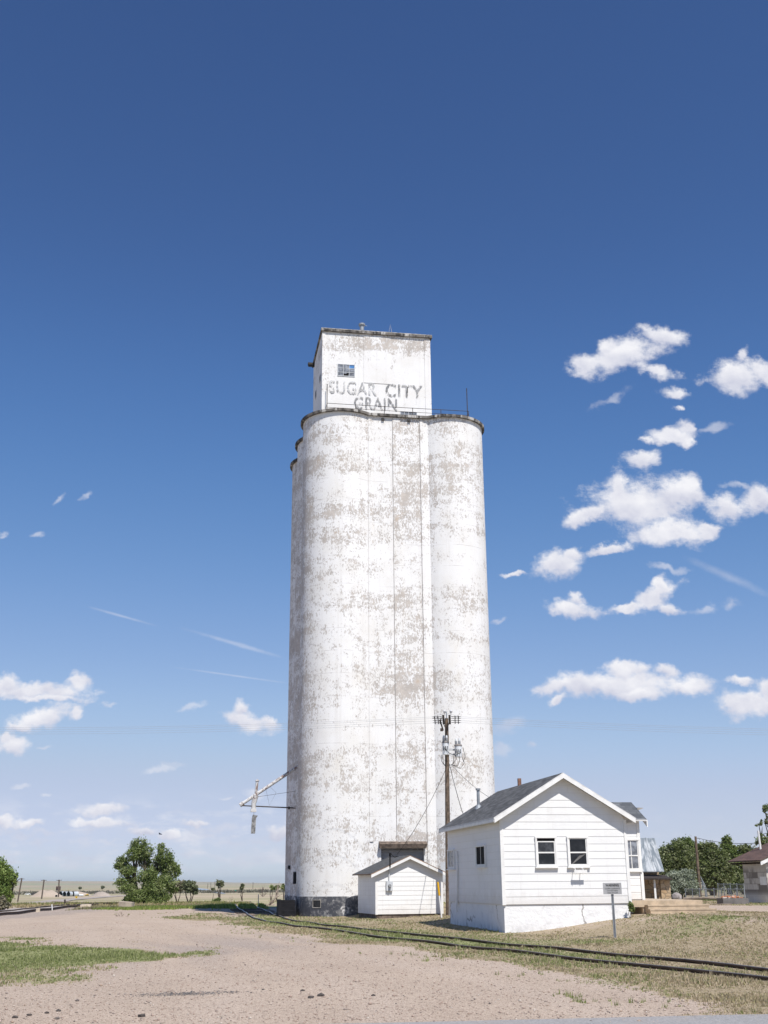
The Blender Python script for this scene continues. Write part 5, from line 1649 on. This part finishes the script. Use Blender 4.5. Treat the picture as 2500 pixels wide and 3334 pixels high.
b = MB()
b.box(0, 6.0, -2.5, 0, -.2, 2.62)
b.add([(0, -2.5, 2.62), (6, -2.5, 2.62), (3, -2.5, 2.62 + 3 * KR)], [(0, 1, 2)], 0)
bw = b.build('wall', block_mat(), bh)
b = MB(); b.box(-.004, .3, -2.45, -1.75, 1.35, 1.75); b.build('patch', M_WHITE, bw)
b = MB()
gable_roof(b, -.42, 6.42, 3, 2.62 + 3 * KR + .08, -2.85, .75, KR, .06)
br_ = b.build('roof', [shingles('red_brown_shingles', math.atan(KR), True, (.075, .045, .037), (.15, .088, .07), .15, .33), plain('dark_eave', (.10, .075, .06), .9, .3)], bh)
for i in range(9):
    b = MB(); b.box(-.38, -.02, -2.75 + i * .41, -2.70 + i * .41, 2.36, 2.44); b.build('rafter_tail', M_DARKWOOD, br_)
b = MB()
b.hexa([(-.44, -2.90, 2.28), (3, -2.90, 2.28 + 3.44 * KR), (3, -2.855, 2.28 + 3.44 * KR), (-.44, -2.855, 2.28), (-.44, -2.90, 2.44), (3, -2.90, 2.44 + 3.44 * KR), (3, -2.855, 2.44 + 3.44 * KR), (-.44, -2.855, 2.44)])
b.build('rake_board', M_WHITE, br_)
b = MB(); b.cyl((1.05, -.1, 2.9), (1.02, -.1, 4.05), .055, n=10); b.build('vent_pipe', M_WHITE, br_)

# planter with bricks
p0 = gh(2392, 2944)
pl_ = thing('planter_box', 'low grey concrete planter full of broken bricks beside the block house', 'planter', (p0[0], p0[1] + .4, gz(p0[0], p0[1])), math.radians(6))
M_PLANT = plain('planter_concrete', (.16, .15, .145), .9, .25, 3)
b = MB()
b.box(-.60, .66, -.4, -.30, -.1, .27); b.box(-.60, .66, .30, .4, -.1, .27); b.box(-.60, -.5, -.299, .299, -.1, .265); b.box(.56, .66, -.299, .299, -.1, .265)
b.build('planter_wall', M_PLANT, pl_)
b = MB(); b.box(-.5, .56, -.3, .3, -.05, .2); b.build('soil', M_DIRTYCONC, pl_)
bk = MB(); bk.box(-.1, .1, -.05, .05, -.03, .03)
M_BR = [plain('red_brick', (.42, .16, .085), .9, .3, 9), plain('orange_brick', (.50, .22, .12), .9, .3, 9), plain('pale_brick', (.50, .42, .36), .9, .3, 9)]
rb = random.Random(5)
protos = []
for i in range(3):
    protos.append(bk.build('brick', M_BR[i]))
    tag(protos[-1], ('broken red brick heaped in the grey planter', 'broken orange brick heaped in the grey planter', 'pale mortared brick heaped in the grey planter')[i], 'brick', 'bricks heaped in the planter')
for i in range(42):
    k = i % 3
    o = protos[k] if i < 3 else protos[k].copy()
    if i >= 3: COL.objects.link(o)
    u = rb.uniform(-.45, .5)
    hmax = .14 * (1 - abs(u - .05) / .75) + .02
    q = Matrix.Rotation(math.radians(6), 3, 'Z') @ Vector((u, rb.uniform(-.24, .24), .2))
    o.location = (p0[0] + q.x, p0[1] + .4 + q.y, gz(p0[0], p0[1]) + .22 + rb.uniform(0, hmax))
    o.rotation_euler = (rb.uniform(-.5, .5), rb.uniform(-.5, .5), rb.uniform(0, 3.1))

# plank in the grass and pale log by the fence
q = at(2300, 2925, 66); z_ = gz(q[0], q[1])
b = MB(); b.tube([(-1.05, .9, .10), (.0, .1, .13), (1.1, -.9, .08)], .07, 8)
tag(b.build('log', M_DEADWOOD, loc=(q[0], q[1], z_)), 'bleached log lying in front of the chain link fence', 'log')
q = gh(2350, 2947); b = MB(); b.box(-.45, .45, -.06, .06, 0, .04)
o = b.build('plank', M_DEADWOOD, loc=(q[0], q[1], q[2] + .03)); o.rotation_euler = (0, 0, -.25); tag(o, 'weathered plank lying in the green grass by the planter', 'plank')
q = gh(2203, 2928)
tag(rock('boulder', (q[0], q[1], q[2] + .1), (.30, .28, .27), plain('grey_stone', (.30, .27, .26), .9, .3, 3), 77), 'grey boulder under the silvery bush', 'boulder')

# chain link fence


def chain_mat():
    m, t = mat('chain_link')
    co = t.node('ShaderNodeTexCoord').outputs['Object']
    x, y, z = t.sep(co)
    s = t.math('MULTIPLY', t.math('ADD', x, z), 14.0); d = t.math('MULTIPLY', t.math('SUBTRACT', x, z), 14.0)
    w = t.math('MAXIMUM', t.math('GREATER_THAN', t.math('FRACT', s), .86), t.math('GREATER_THAN', t.math('FRACT', d), .86))
    t.b.inputs['Base Color'].default_value = (.22, .22, .23, 1); t.b.inputs['Roughness'].default_value = .6
    t.put(t.b.inputs['Alpha'], w)
    return m


def fence(p, q, label, n=6, h=1.05):
    p = np.array(p); q = np.array(q)
    L = float(np.hypot(*(q - p)[:2])); a = math.atan2(q[1] - p[1], q[0] - p[0])
    f = thing('chain_link_fence', label, 'fence', (p[0], p[1], gz(p[0], p[1])), a)
    for i in range(n + 1):
        b = MB(); b.tube([(L * i / n, 0, -.1), (L * i / n, 0, h + .06)], .025, 7); b.build('post', M_GALV, f)
    b = MB(); b.tube([(0, 0, h), (L, 0, h)], .018, 6); b.build('top_rail', M_GALV, f)
    b = MB(); b.poly([(0, .026, .02), (L, .026, .02), (L, .026, h), (0, .026, h)]); b.build('mesh', CH, f)


CH = chain_mat()
fA = at(2233, 2924, 70)[:2]; fB = at(2425, 2926, 66)[:2]
fence(fA, fB, 'low grey chain link fence between the silvery bush and the block house', 8, .62)
fence(at(2340, 2920, 80)[:2], at(2425, 2917, 72)[:2], 'farther chain link fence run with taller posts behind the planter', 4, .85)

# leaning pole, service wire
q = at(2279, 2915, 74); g_ = gz(q[0], q[1]); tp = at(2264, 2723, 74)
lp = thing('leaning_pole', 'bare leaning wooden pole in front of the trees', 'utility pole', (q[0], q[1], 0))
b = MB(); b.tube([(0, 0, g_ - .4), ((tp[0] - q[0]) * .5, 0, (tp[2] + g_) / 2), (tp[0] - q[0], 0, tp[2])], [.10, .09, .07], 10); b.build('pole', M_WOOD, lp)
b = MB(); b.tube([(tp[0] - q[0], 0, tp[2] - .1), (tp[0] - q[0] + .22, 0, tp[2] - .12)], .02, 5); b.tube([(tp[0] - q[0] - .02, 0, tp[2] - .15), (tp[0] - q[0] - .12, 0, tp[2] - .5)], .012, 5); b.build('insulator', M_INS, lp)
wire('service_cable', (tp[0] + .22, 74, tp[2] - .12), at(2455, 2745, 63), .12, .014, 'thin cable running from the leaning pole to the red roof', 'cable')
# mesh dish behind the pole
q = at(2296, 2914, 80)
ds = thing('satellite_dish', 'old mesh satellite dish seen edge on beside the leaning pole', 'satellite dish', (q[0], q[1], gz(q[0], q[1])), 0)
b = MB()
for k in range(9):
    ph = -1.2 + k * .3
    b.tube([(.0 - .28 * math.cos(ph) * (1 - t) + .28 * (1 - t * t) - .2, .5 * (1 - t) * math.sin(ph), .45 + .85 * t + .05 * math.sin(ph)) for t in np.linspace(0, 1, 7)], .015, 4)
for rr in (.15, .4, .7):
    b.tube([(.30 - rr * .5 - .2, .55 * rr * math.sin(a_), .35 + rr * .9) for a_ in np.linspace(-1.5, 1.5, 9)], .013, 4)
b.build('dish_mesh', M_GALV, ds)
b = MB(); b.tube([(0.05, .1, -.1), (.05, .1, .6)], .05, 8); b.tube([(-.35, -.3, .9), (.05, .1, .5)], .015, 5); b.build('mast', M_GALV, ds)

# ------------------------------------------------------------------ stone house with metal roof
q = at(2146, 2846, 52.5)
sh = thing('stone_house', 'tan stone house with bare metal roof behind the white house', 'house', (q[0], q[1], 0), math.radians(-4))
YE = 1.98


def stone_mat():
    m, t = mat('tan_fieldstone')
    co = t.node('ShaderNodeTexCoord').outputs['Object']
    vor = t.node('ShaderNodeTexVoronoi', {'Vector': t.vscale(co, (1, 1, 1.5)), 'Scale': 3.4}, feature='DISTANCE_TO_EDGE')
    v2 = t.node('ShaderNodeTexVoronoi', {'Vector': t.vscale(co, (1, 1, 1.5)), 'Scale': 3.4}, feature='F1')
    c = t.mix(t.sep(v2.outputs['Color'])[0], (.40, .27, .15), (.50, .40, .27))
    c = t.mix(t.step(vor.outputs['Distance'], .02, .06, 1.0, 0.0), c, (.22, .17, .12))
    t.put(t.b.inputs['Base Color'], c); t.b.inputs['Roughness'].default_value = .9
    bump(t, vor.outputs['Distance'], .6, .05)
    return m


def metal_roof():
    m, t = mat('bare_sheet_metal')
    co = t.node('ShaderNodeTexCoord').outputs['Object']
    n = t.noise(1.8, t.vscale(co, (2.2, .35, .35)), 6, .65, .8)
    c = t.mix(t.step(n, .42, .6), (.20, .23, .25), (.46, .48, .495))
    t.put(t.b.inputs['Base Color'], c); t.b.inputs['Metallic'].default_value = .2
    t.put(t.b.inputs['Roughness'], t.step(n, .4, .6, .35, .6))
    return m


M_FST = stone_mat()
b = MB(); b.box(-5, .12, .9, 5, .0, 2.0); b.add([(.12, .9, 2.0), (.12, 5, 2.0), (.12, 2.9, 3.3)], [(0, 1, 2)], 0); b.build('wall', M_FST, sh)
b = MB(); b.hexa([(-5, -.02, YE - .02), (.22, -.02, YE - .02), (.22, 1.95, 3.42), (-5, 1.95, 3.42), (-5, -.02, YE + .02), (.22, -.02, YE + .02), (.22, 1.95, 3.46), (-5, 1.95, 3.46)])
mr = b.build('roof', metal_roof(), sh)
b = MB()
for u in np.arange(-4.6, .2, .55): b.hexa([(u, -.02, YE + .021), (u + .03, -.02, YE + .021), (u + .03, 1.95, 3.461), (u, 1.95, 3.461), (u, -.02, YE + .05), (u + .03, -.02, YE + .05), (u + .03, 1.95, 3.49), (u, 1.95, 3.49)])
b.build('seam', metal_roof(), mr)
b = MB(); b.hexa([(-5, -1.2, 1.70), (.35, -1.2, 1.62), (.35, .9, 1.78), (-5, .9, 1.90), (-5, -1.2, 1.76), (.35, -1.2, 1.68), (.35, .9, 1.84), (-5, .9, 1.96)]); b.build('porch_roof', M_DARKWOOD, sh)
b = MB(); b.box(-.12, .28, -.95, -.55, .0, 1.64); b.build('pillar', M_FST, sh)
b = MB(); b.box(-.42, -.34, -1.0, -.92, .3, 1.66); b.build('porch_post', M_WHITE, sh)
b = MB(); b.box(-1.55, -.72, .83, .898, .8, 1.62, 0); b.box(-1.42, -.86, .81, .829, .9, 1.22, 1); b.box(-1.42, -.86, .81, .829, 1.27, 1.56, 1); b.build('door', [M_WHITE, M_PANE], sh)

# ------------------------------------------------------------------ things out on the plain, left
M_FARPOLE = plain('far_pole_wood', (.12, .095, .075), .9, .3, 1)


def far_pole(base_px, top_px, label, dist=None):
    g = gh(*base_px); t = at(top_px[0], top_px[1], g[1])
    r = thing('utility_pole', label, 'utility pole', (g[0], g[1], g[2]), 0, 'weathered poles along the plain')
    k = px2m(g[1])
    dx, hz = t[0] - g[0], t[2] - g[2]
    b = MB(); b.tube([(0, 0, -.3), (dx, 0, hz)], k * 2.3, 7); b.build('pole', M_FARPOLE, r)
    b = MB(); w = k * 9; b.box(dx * .93 - w, dx * .93 + w, -.1, .1, hz * .955, hz * .955 + k * 1.6); b.build('crossarm', M_FARPOLE, r)


far_pole((57, 2936), (71, 2859), 'tilted pole nearest the bushy left edge tree')
far_pole((135, 2927), (143.5, 2864), 'leaning pole between the white car and the culvert pipes')
far_pole((190, 2921), (192.5, 2864), 'upright pole beside the rusty tank')
for i, (x0, y0, y1) in enumerate(((676, 2893, 2876), (686, 2892, 2873), (699, 2893, 2869), (823, 2897, 2872))):
    g = gh(x0, y0); k = px2m(g[1]); t = at(x0, y1, g[1])
    b = MB(); b.tube([(0, 0, -.5), (0, 0, t[2] - g[2])], k * .8, 6)
    tag(b.build('distant_pole', M_FARPOLE, loc=tuple(g)), ('faint distant pole left of the ditch tree, shortest of three', 'faint distant pole, middle of three by the ditch tree', 'faint distant pole close left of the leafy ditch tree', 'faint distant pole between the round tree and bare tree')[i], 'pole')

g = gh(188, 2916); k = px2m(g[1])
tk_ = thing('water_tank', 'rusty dark tank raised on posts beside the upright pole', 'tank', tuple(g), 0)
tb, tt = at(188, 2899, g[1])[2] - g[2], at(188, 2886, g[1])[2] - g[2]
b = MB(); b.lathe([(k * 7.4, tb), (k * 7.5, tt), (k * 7.3, tt + .05)], 0, 0, 18); b.build('tank', plain('rusty_tank', (.075, .045, .038), .8, .4, .4), tk_)
for sx, sy in ((-1, -1), (1, -1), (1, 1), (-1, 1)):
    b = MB(); b.tube([(sx * k * 5, sy * k * 5, -.5), (sx * k * 5, sy * k * 5, tb)], k * .45, 6); b.build('leg', M_DARKWOOD, tk_)

M_CULV = plain('corrugated_culvert', (.56, .60, .63), .5, .12, .5, .3)
M_CULVIN = plain('culvert_inside', (.035, .05, .055), .9, .3, 1)


def culvert(px, py, rpx, lpx, yaw, label):
    g = gh(px, py); k = px2m(g[1]); r = rpx * k; L = lpx * k
    c = thing('culvert_pipe', label, 'culvert pipe', (g[0], g[1], g[2] + r * .85), yaw, 'culvert pipes stacked in the yard')
    b = MB(); n = 20; rings = 24
    v = []; f = []
    for i in range(rings + 1):
        rr = r * (1 + .018 * (i % 2)); yy = L * i / rings
        for q in range(n): v.append((rr * math.cos(6.2832 * q / n), yy, rr * math.sin(6.2832 * q / n)))
    for i in range(rings):
        for q in range(n): f.append((i * n + q, (i + 1) * n + q, (i + 1) * n + (q + 1) % n, i * n + (q + 1) % n))
    b.add(v, f, 0, True); b.build('shell', M_CULV, c)
    b = MB(); v = []
    for yy in (0, L):
        for q in range(n): v.append((r * .95 * math.cos(6.2832 * q / n), yy, r * .95 * math.sin(6.2832 * q / n)))
    b.add(v, [(q, (q + 1) % n, n + (q + 1) % n, n + q) for q in range(n)], 0, True); b.add(v, [tuple(range(n, 2 * n))], 0)
    b.build('bore', M_CULVIN, c)


culvert(197, 2918, 8, 12, -.5, 'leftmost big culvert pipe, half behind the upright pole')
culvert(209, 2918.5, 8, 13, -.5, 'second big culvert pipe with dark open mouth, right of the pole')
culvert(222, 2918.5, 8, 13, -.5, 'third big culvert pipe with dark open mouth')
culvert(238, 2918.5, 8, 15, -.85, 'widest pale culvert pipe lying sideways at the right end')
culvert(183, 2920, 3.5, 8, .3, 'small culvert pipe at the left end of the row')
culvert(256, 2918, 3.5, 14, -1.1, 'thin culvert pipe lying farthest right of the row')

g = gh(91, 2914); k = px2m(g[1])
car = thing('parked_car', 'small white car parked beyond the track far away on the left', 'car', tuple(g), 0)
s = k * 19 / 4.4
b = MB()
b.hexa([(-2.2 * s, -.85 * s, .3 * s), (2.2 * s, -.85 * s, .3 * s), (2.2 * s, .85 * s, .3 * s), (-2.2 * s, .85 * s, .3 * s), (-2.15 * s, -.8 * s, .92 * s), (2.1 * s, -.8 * s, .85 * s), (2.1 * s, .8 * s, .85 * s), (-2.15 * s, .8 * s, .92 * s)])
b.hexa([(-1.7 * s, -.78 * s, .921 * s), (1.1 * s, -.78 * s, .9 * s), (1.1 * s, .78 * s, .9 * s), (-1.7 * s, .78 * s, .921 * s), (-1.2 * s, -.65 * s, 1.45 * s), (.5 * s, -.65 * s, 1.45 * s), (.5 * s, .65 * s, 1.45 * s), (-1.2 * s, .65 * s, 1.45 * s)])
b.build('body', M_WHITE, car)
b = MB()
b.hexa([(-1.5 * s, -.79 * s, 1.0 * s), (.85 * s, -.79 * s, 1.0 * s), (.85 * s, -.74 * s, 1.0 * s), (-1.5 * s, -.74 * s, 1.0 * s), (-1.15 * s, -.70 * s, 1.38 * s), (.45 * s, -.70 * s, 1.38 * s), (.45 * s, -.66 * s, 1.38 * s), (-1.15 * s, -.66 * s, 1.38 * s)])
b.build('window', M_PANE, car)
for wx_ in (-1.35, 1.35):
    for wy_ in (-.78, .78):
        b = MB(); b.cyl((wx_ * s, (wy_ - .09) * s, .32 * s), (wx_ * s, (wy_ + .09) * s, .32 * s), .32 * s, n=14); b.build('wheel', M_BLACK, car)


def mound(name, label, px0, px1, py_base, py_top, m, seed, cat='dirt mound', group=None):
    g = gh((px0 + px1) / 2, py_base); k = px2m(g[1])
    w = (px1 - px0) / 2 * k; h = (py_base - py_top) * k
    n, mm = 40, 12; v = []; f = []
    r = np.random.RandomState(seed)
    for j_ in range(mm + 1):
        for i in range(n + 1):
            u = -1 + 2 * i / n; q = -1 + 2 * j_ / mm
            e = max(0, 1 - abs(u) ** 1.8) * max(0, 1 - q * q)
            v.append((u * w, q * w * .35, h * e * (.75 + .5 * float(fbm(np.array([u * 3 + seed]), np.array([q * 2.]), 3)[0])) - .05 + (h * .05 * r.rand() if e > 0 else 0)))
    for j_ in range(mm):
        for i in range(n): f.append((j_ * (n + 1) + i, j_ * (n + 1) + i + 1, (j_ + 1) * (n + 1) + i + 1, (j_ + 1) * (n + 1) + i))
    b = MB(); b.add(v, f, 0, True)
    tag(b.build(name, m, loc=tuple(g)), label, cat, group)


M_EARTH = plain('pale_earth', (.40, .33, .27), .95, .15, .15)
mound('dirt_mound', 'long pale dirt mound between the white car and the rusty tank', 100, 205, 2920, 2898, M_EARTH, 3)
mound('dirt_mound', 'low pale dirt bank behind the culvert pipes', 200, 300, 2916, 2903, M_EARTH, 4)
mound('dirt_mound', 'dark low heap left of the white car', 36, 56, 2913, 2907, plain('dark_heap', (.05, .045, .04), .95, .3), 5)
mound('dirt_mound', 'dark brush heap right of the white car', 99, 116, 2914, 2905, bpy.data.materials['dark_heap'], 6)
M_RUB = plain('rubble_stone', (.48, .42, .37), .95, .25, .4)
rr_ = random.Random(12)
rp = None
for i in range(46):
    px_ = rr_.gauss(330, 14); px_ = min(max(px_, 302), 356)
    top = 14 * (1 - abs(px_ - 330) / 32)
    py_ = 2916 - rr_.random() * max(top, 1)
    g = gh(328, 2917); k = px2m(g[1]); p = at(px_, py_, g[1] + rr_.uniform(-3, 3))
    if rp is None:
        rp = rock('rubble_block', tuple(p), (1.0, .8, .6), M_RUB, 9); o = rp
    else:
        o = rp.copy(); COL.objects.link(o)
    sc_ = k * rr_.uniform(1.6, 3.4); o.location = p; o.scale = (sc_, sc_, sc_); o.rotation_euler = (rr_.random() * 3, rr_.random() * 3, rr_.random() * 3)
    tag(o, 'broken pale concrete block in the rubble pile left of the big tree', 'rubble', 'rubble pile on the plain')
mound('dirt_mound', 'grey gravel bank under the rubble pile', 296, 362, 2918, 2904, plain('grey_bank', (.36, .31, .27), .95, .2, .2), 8)
g = gh(284, 2916); k = px2m(g[1])
mc = thing('loader', 'small yellow loader standing by the rubble pile', 'loader', tuple(g), 0)
YL = plain('loader_yellow', (.62, .42, .08), .6, .2)
b = MB(); b.box(-4.5 * k, 4 * k, -1, 1, 1.2 * k, 3.6 * k); b.box(-1.5 * k, 1.8 * k, -.9, .9, 3.61 * k, 5.6 * k); b.build('body', YL, mc)
b = MB(); b.hexa([(-8 * k, -1, .4 * k), (-6 * k, -1, .2 * k), (-6 * k, 1, .2 * k), (-8 * k, 1, .4 * k), (-8.2 * k, -1, 2.4 * k), (-6 * k, -1, 2.6 * k), (-6 * k, 1, 2.6 * k), (-8.2 * k, 1, 2.4 * k)]); b.tube([(-6.2 * k, 0, 1.5 * k), (-2 * k, 0, 3.4 * k)], .5 * k, 6); b.build('bucket', YL, mc)
for wx_ in (-2.8, 2.6): b = MB(); b.cyl((wx_ * k, -1.2, 1.2 * k), (wx_ * k, 1.2, 1.2 * k), 1.3 * k, n=12); b.build('wheel', M_BLACK, mc)

# signs, posts and blocks along the far track
def sign_on_post(name, label, px, py_base, py_top, size, col, cat='sign', shape='diamond', base=None):
    g = gh(px, py_base); k = px2m(g[1]); t = at(px, py_top, g[1])
    r = thing(name, label, cat, tuple(g), 0); z = t[2] - g[2]
    b = MB(); b.tube([(0, 0, -.2), (0, 0, z)], .03, 6); b.build('post', M_GALV, r)
    s = size * k
    b = MB()
    out_ = [(0, -s), (s, 0), (0, s), (-s, 0)] if shape == 'diamond' else [(-s, -s * .6), (s, -s * .6), (s, s * .6), (-s, s * .6)] if shape == 'box' else [(s * math.cos(a), s * math.sin(a)) for a in np.linspace(0, 6.28, 16, endpoint=False)]
    n_ = len(out_)
    b.poly([(x_, -.06, z + y_) for x_, y_ in out_]); b.poly([(x_, -.03, z + y_) for x_, y_ in reversed(out_)])
    for i in range(n_):
        (xa, ya), (xb, yb) = out_[i], out_[(i + 1) % n_]
        b.poly([(xa, -.03, z + ya), (xb, -.03, z + yb), (xb, -.06, z + yb), (xa, -.06, z + ya)])
    pan = b.build('sign_panel', plain(name + '_paint', col, .5, .05), r)
    return r, pan, z, s


r_, pan_, z_, s_ = sign_on_post('crossing_sign', 'round yellow sign with black symbol by the lane', 248, 2930, 2921, 3.6, (.75, .48, .03), shape='round')
b = MB()
for a_ in (.785, -.785):
    d_ = Vector((math.cos(a_), 0, math.sin(a_))) * s_ * .8; n_ = Vector((-math.sin(a_), 0, math.cos(a_))) * s_ * .12
    c_ = Vector((0, -.065 - .004 * (a_ > 0), z_)); b.poly([c_ - d_ - n_, c_ + d_ - n_, c_ + d_ + n_, c_ - d_ + n_])
b.build('symbol', M_BLACK, pan_)
sign_on_post('green_sign', 'small green road sign on the plain left of the bare tree', 766, 2908, 2899, 2.2, (.03, .26, .19), shape='box')
for nm, lab_, px, pb, pt, r_, m_ in (('marker_stake', 'short white stake leaning beside the far track', 171, 2964, 2944, .04, M_WHITE), ('fence_post', 'dark wooden post standing beside the far track', 211.5, 2948, 2928, .07, M_DARKWOOD), ('steel_post', 'thin grey steel post in the long grass near the elevator', 841, 2952, 2912, .03, M_GALV)):
    g = gh(px, pb); t = at(px - (2 if nm == 'marker_stake' else 0), pt, g[1])
    b = MB(); b.tube([(0, 0, -.2), (t[0] - g[0], 0, t[2] - g[2])], r_, 7); tag(b.build(nm, m_, loc=tuple(g)), lab_, 'post')
M_LIME = plain('pale_block', (.55, .47, .37), .9, .2, 2)
for i, (x0, x1, yb, yt, lab_) in enumerate(((117, 130, 2969, 2956, 'upright pale stone block beside the far track'), (107, 116, 2968, 2960, 'smaller pale stone next to the upright block'), (262, 298, 2955, 2944, 'flat pale stone slab in the weeds beside the track'))):
    g = gh((x0 + x1) / 2, yb); k = px2m(g[1])
    w = (x1 - x0) / 2 * k; h = (yb - yt) * k
    b = MB(); rr = random.Random(i)
    J = lambda: rr.uniform(-.12, .12) * w
    b.hexa([(-w + J(), -w * .7, -.1), (w + J(), -w * .7, -.1), (w, w * .7, -.1), (-w, w * .7, -.1), (-w * .8 + J(), -w * .6, h * rr.uniform(.8, 1)), (w * .85 + J(), -w * .6, h), (w * .8, w * .6, h * .95), (-w * .8, w * .6, h * rr.uniform(.8, 1))])
    tag(b.build('stone_block', M_LIME, loc=tuple(g)), lab_, 'stone')
g = gh(412, 2957); k = px2m(g[1])
b = MB(); b.hexa([(-22 * k, -.3, -.2), (21 * k, -.5, -.2), (21 * k, .5, -.2), (-22 * k, .5, -.2), (-24 * k, -.3, 20 * k), (20 * k, -.5, 18 * k), (20 * k, .5, 18 * k), (-22 * k, .5, 22 * k)])
tag(b.build('concrete_block', plain('broken_concrete', (.46, .38, .30), .9, .3, 1.6), loc=tuple(g)), 'big broken concrete block in front of the two topped tree', 'concrete block')
q0, q1 = gh(355, 2943), gh(378, 2938)
b = MB(); b.tube([(0, 0, .1), (q1[0] - q0[0], (q1[1] - q0[1]) * .1, .35)], .07, 7); tag(b.build('log', M_DEADWOOD, loc=tuple(q0)), 'pale log propped against the broken concrete block', 'log')
# weeds round the blocks
x = rs.uniform(-21.5, -13, 5000); y = rs.uniform(74, 100, 5000)
k_ = fbm(x * .5, y * .3, 3) * np.exp(-((y - 88 - .9 * (x + 20)) / 9) ** 2) > .30; x, y = x[k_], y[k_]
kind(blades('track_weeds', np.c_[x, y, zg(x, y)], rs.uniform(.08, .28, len(x)), .022, 4, np.where((rs.rand(len(x)) < .5)[:, None], np.array([(.20, .20, .09)]), np.array([(.30, .27, .17)])), .7), 'stuff')
# scrub belt along the far creek
n = 5200
x = rs.uniform(-420, 60, n); y = rs.normal(1000, 26, n) + .02 * x
kind(blades('scrub', np.c_[x, y, zg(x, y)], rs.uniform(.8, 2.6, n), 1.2, 4, np.array([(.24, .22, .17)]) * rs.uniform(.7, 1.2, (n, 1)), .8), 'stuff')

# bird
q = at(522, 2716, 90)
b = MB()
b.tube([(-.16, 0, 0), (0, 0, .01), (.14, 0, .0), (.2, 0, -.02)], [.02, .045, .035, .01], 8)
b.poly([(-.02, 0, .03), (.09, 0, .03), (-.10, -.12, .17), (-.20, -.14, .12)]); b.poly([(-.02, 0.01, .028), (.09, 0.01, .028), (-.12, .16, .10), (-.22, .18, .03)])
b.poly([(-.16, 0, 0.0), (-.26, .05, 0), (-.26, -.05, 0)])
tag(b.build('bird', M_BLACK, loc=tuple(q)), 'small dark bird flying above the two topped tree', 'bird').scale = (.7, .7, .7)

# rotting leaf heap on the near rail, scraps by the track
g = gh(943, 2997)
bare('dead_weed', 'rust coloured dead weed caught on the rails near the elevator', 'weed', 943, 2996, None, [(930, 2990, 0), (938, 2986, 0), (948, 2987, 0), (957, 2990, 0), (950, 2993, 0), (935, 2993, 0)], .02, 99, plain('rust_leaf', (.30, .14, .06), .9, .3), 10)

# ------------------------------------------------------------------ thin summer haze over the plain
b = MB(); b.box(float(GX[0]) - 90, float(GX[-1]) + 90, float(GY[0]) - 90, float(GY[-1]) + 90, float(Z.min()) - 1.0, 45)
hz = b.build('haze', None)
hm = bpy.data.materials.new('haze_air'); hm.use_nodes = True
ht = NT(hm.node_tree); ht.n.clear()
ho = ht.node('ShaderNodeOutputMaterial')
pv = ht.node('ShaderNodeVolumePrincipled', {'Color': (.78, .84, .95, 1), 'Density': .00007, 'Anisotropy': .2})
ht.l.new(pv.outputs[0], ho.inputs['Volume'])
hz.data.materials.clear(); hz.data.materials.append(hm)
kind(hz, 'stuff')
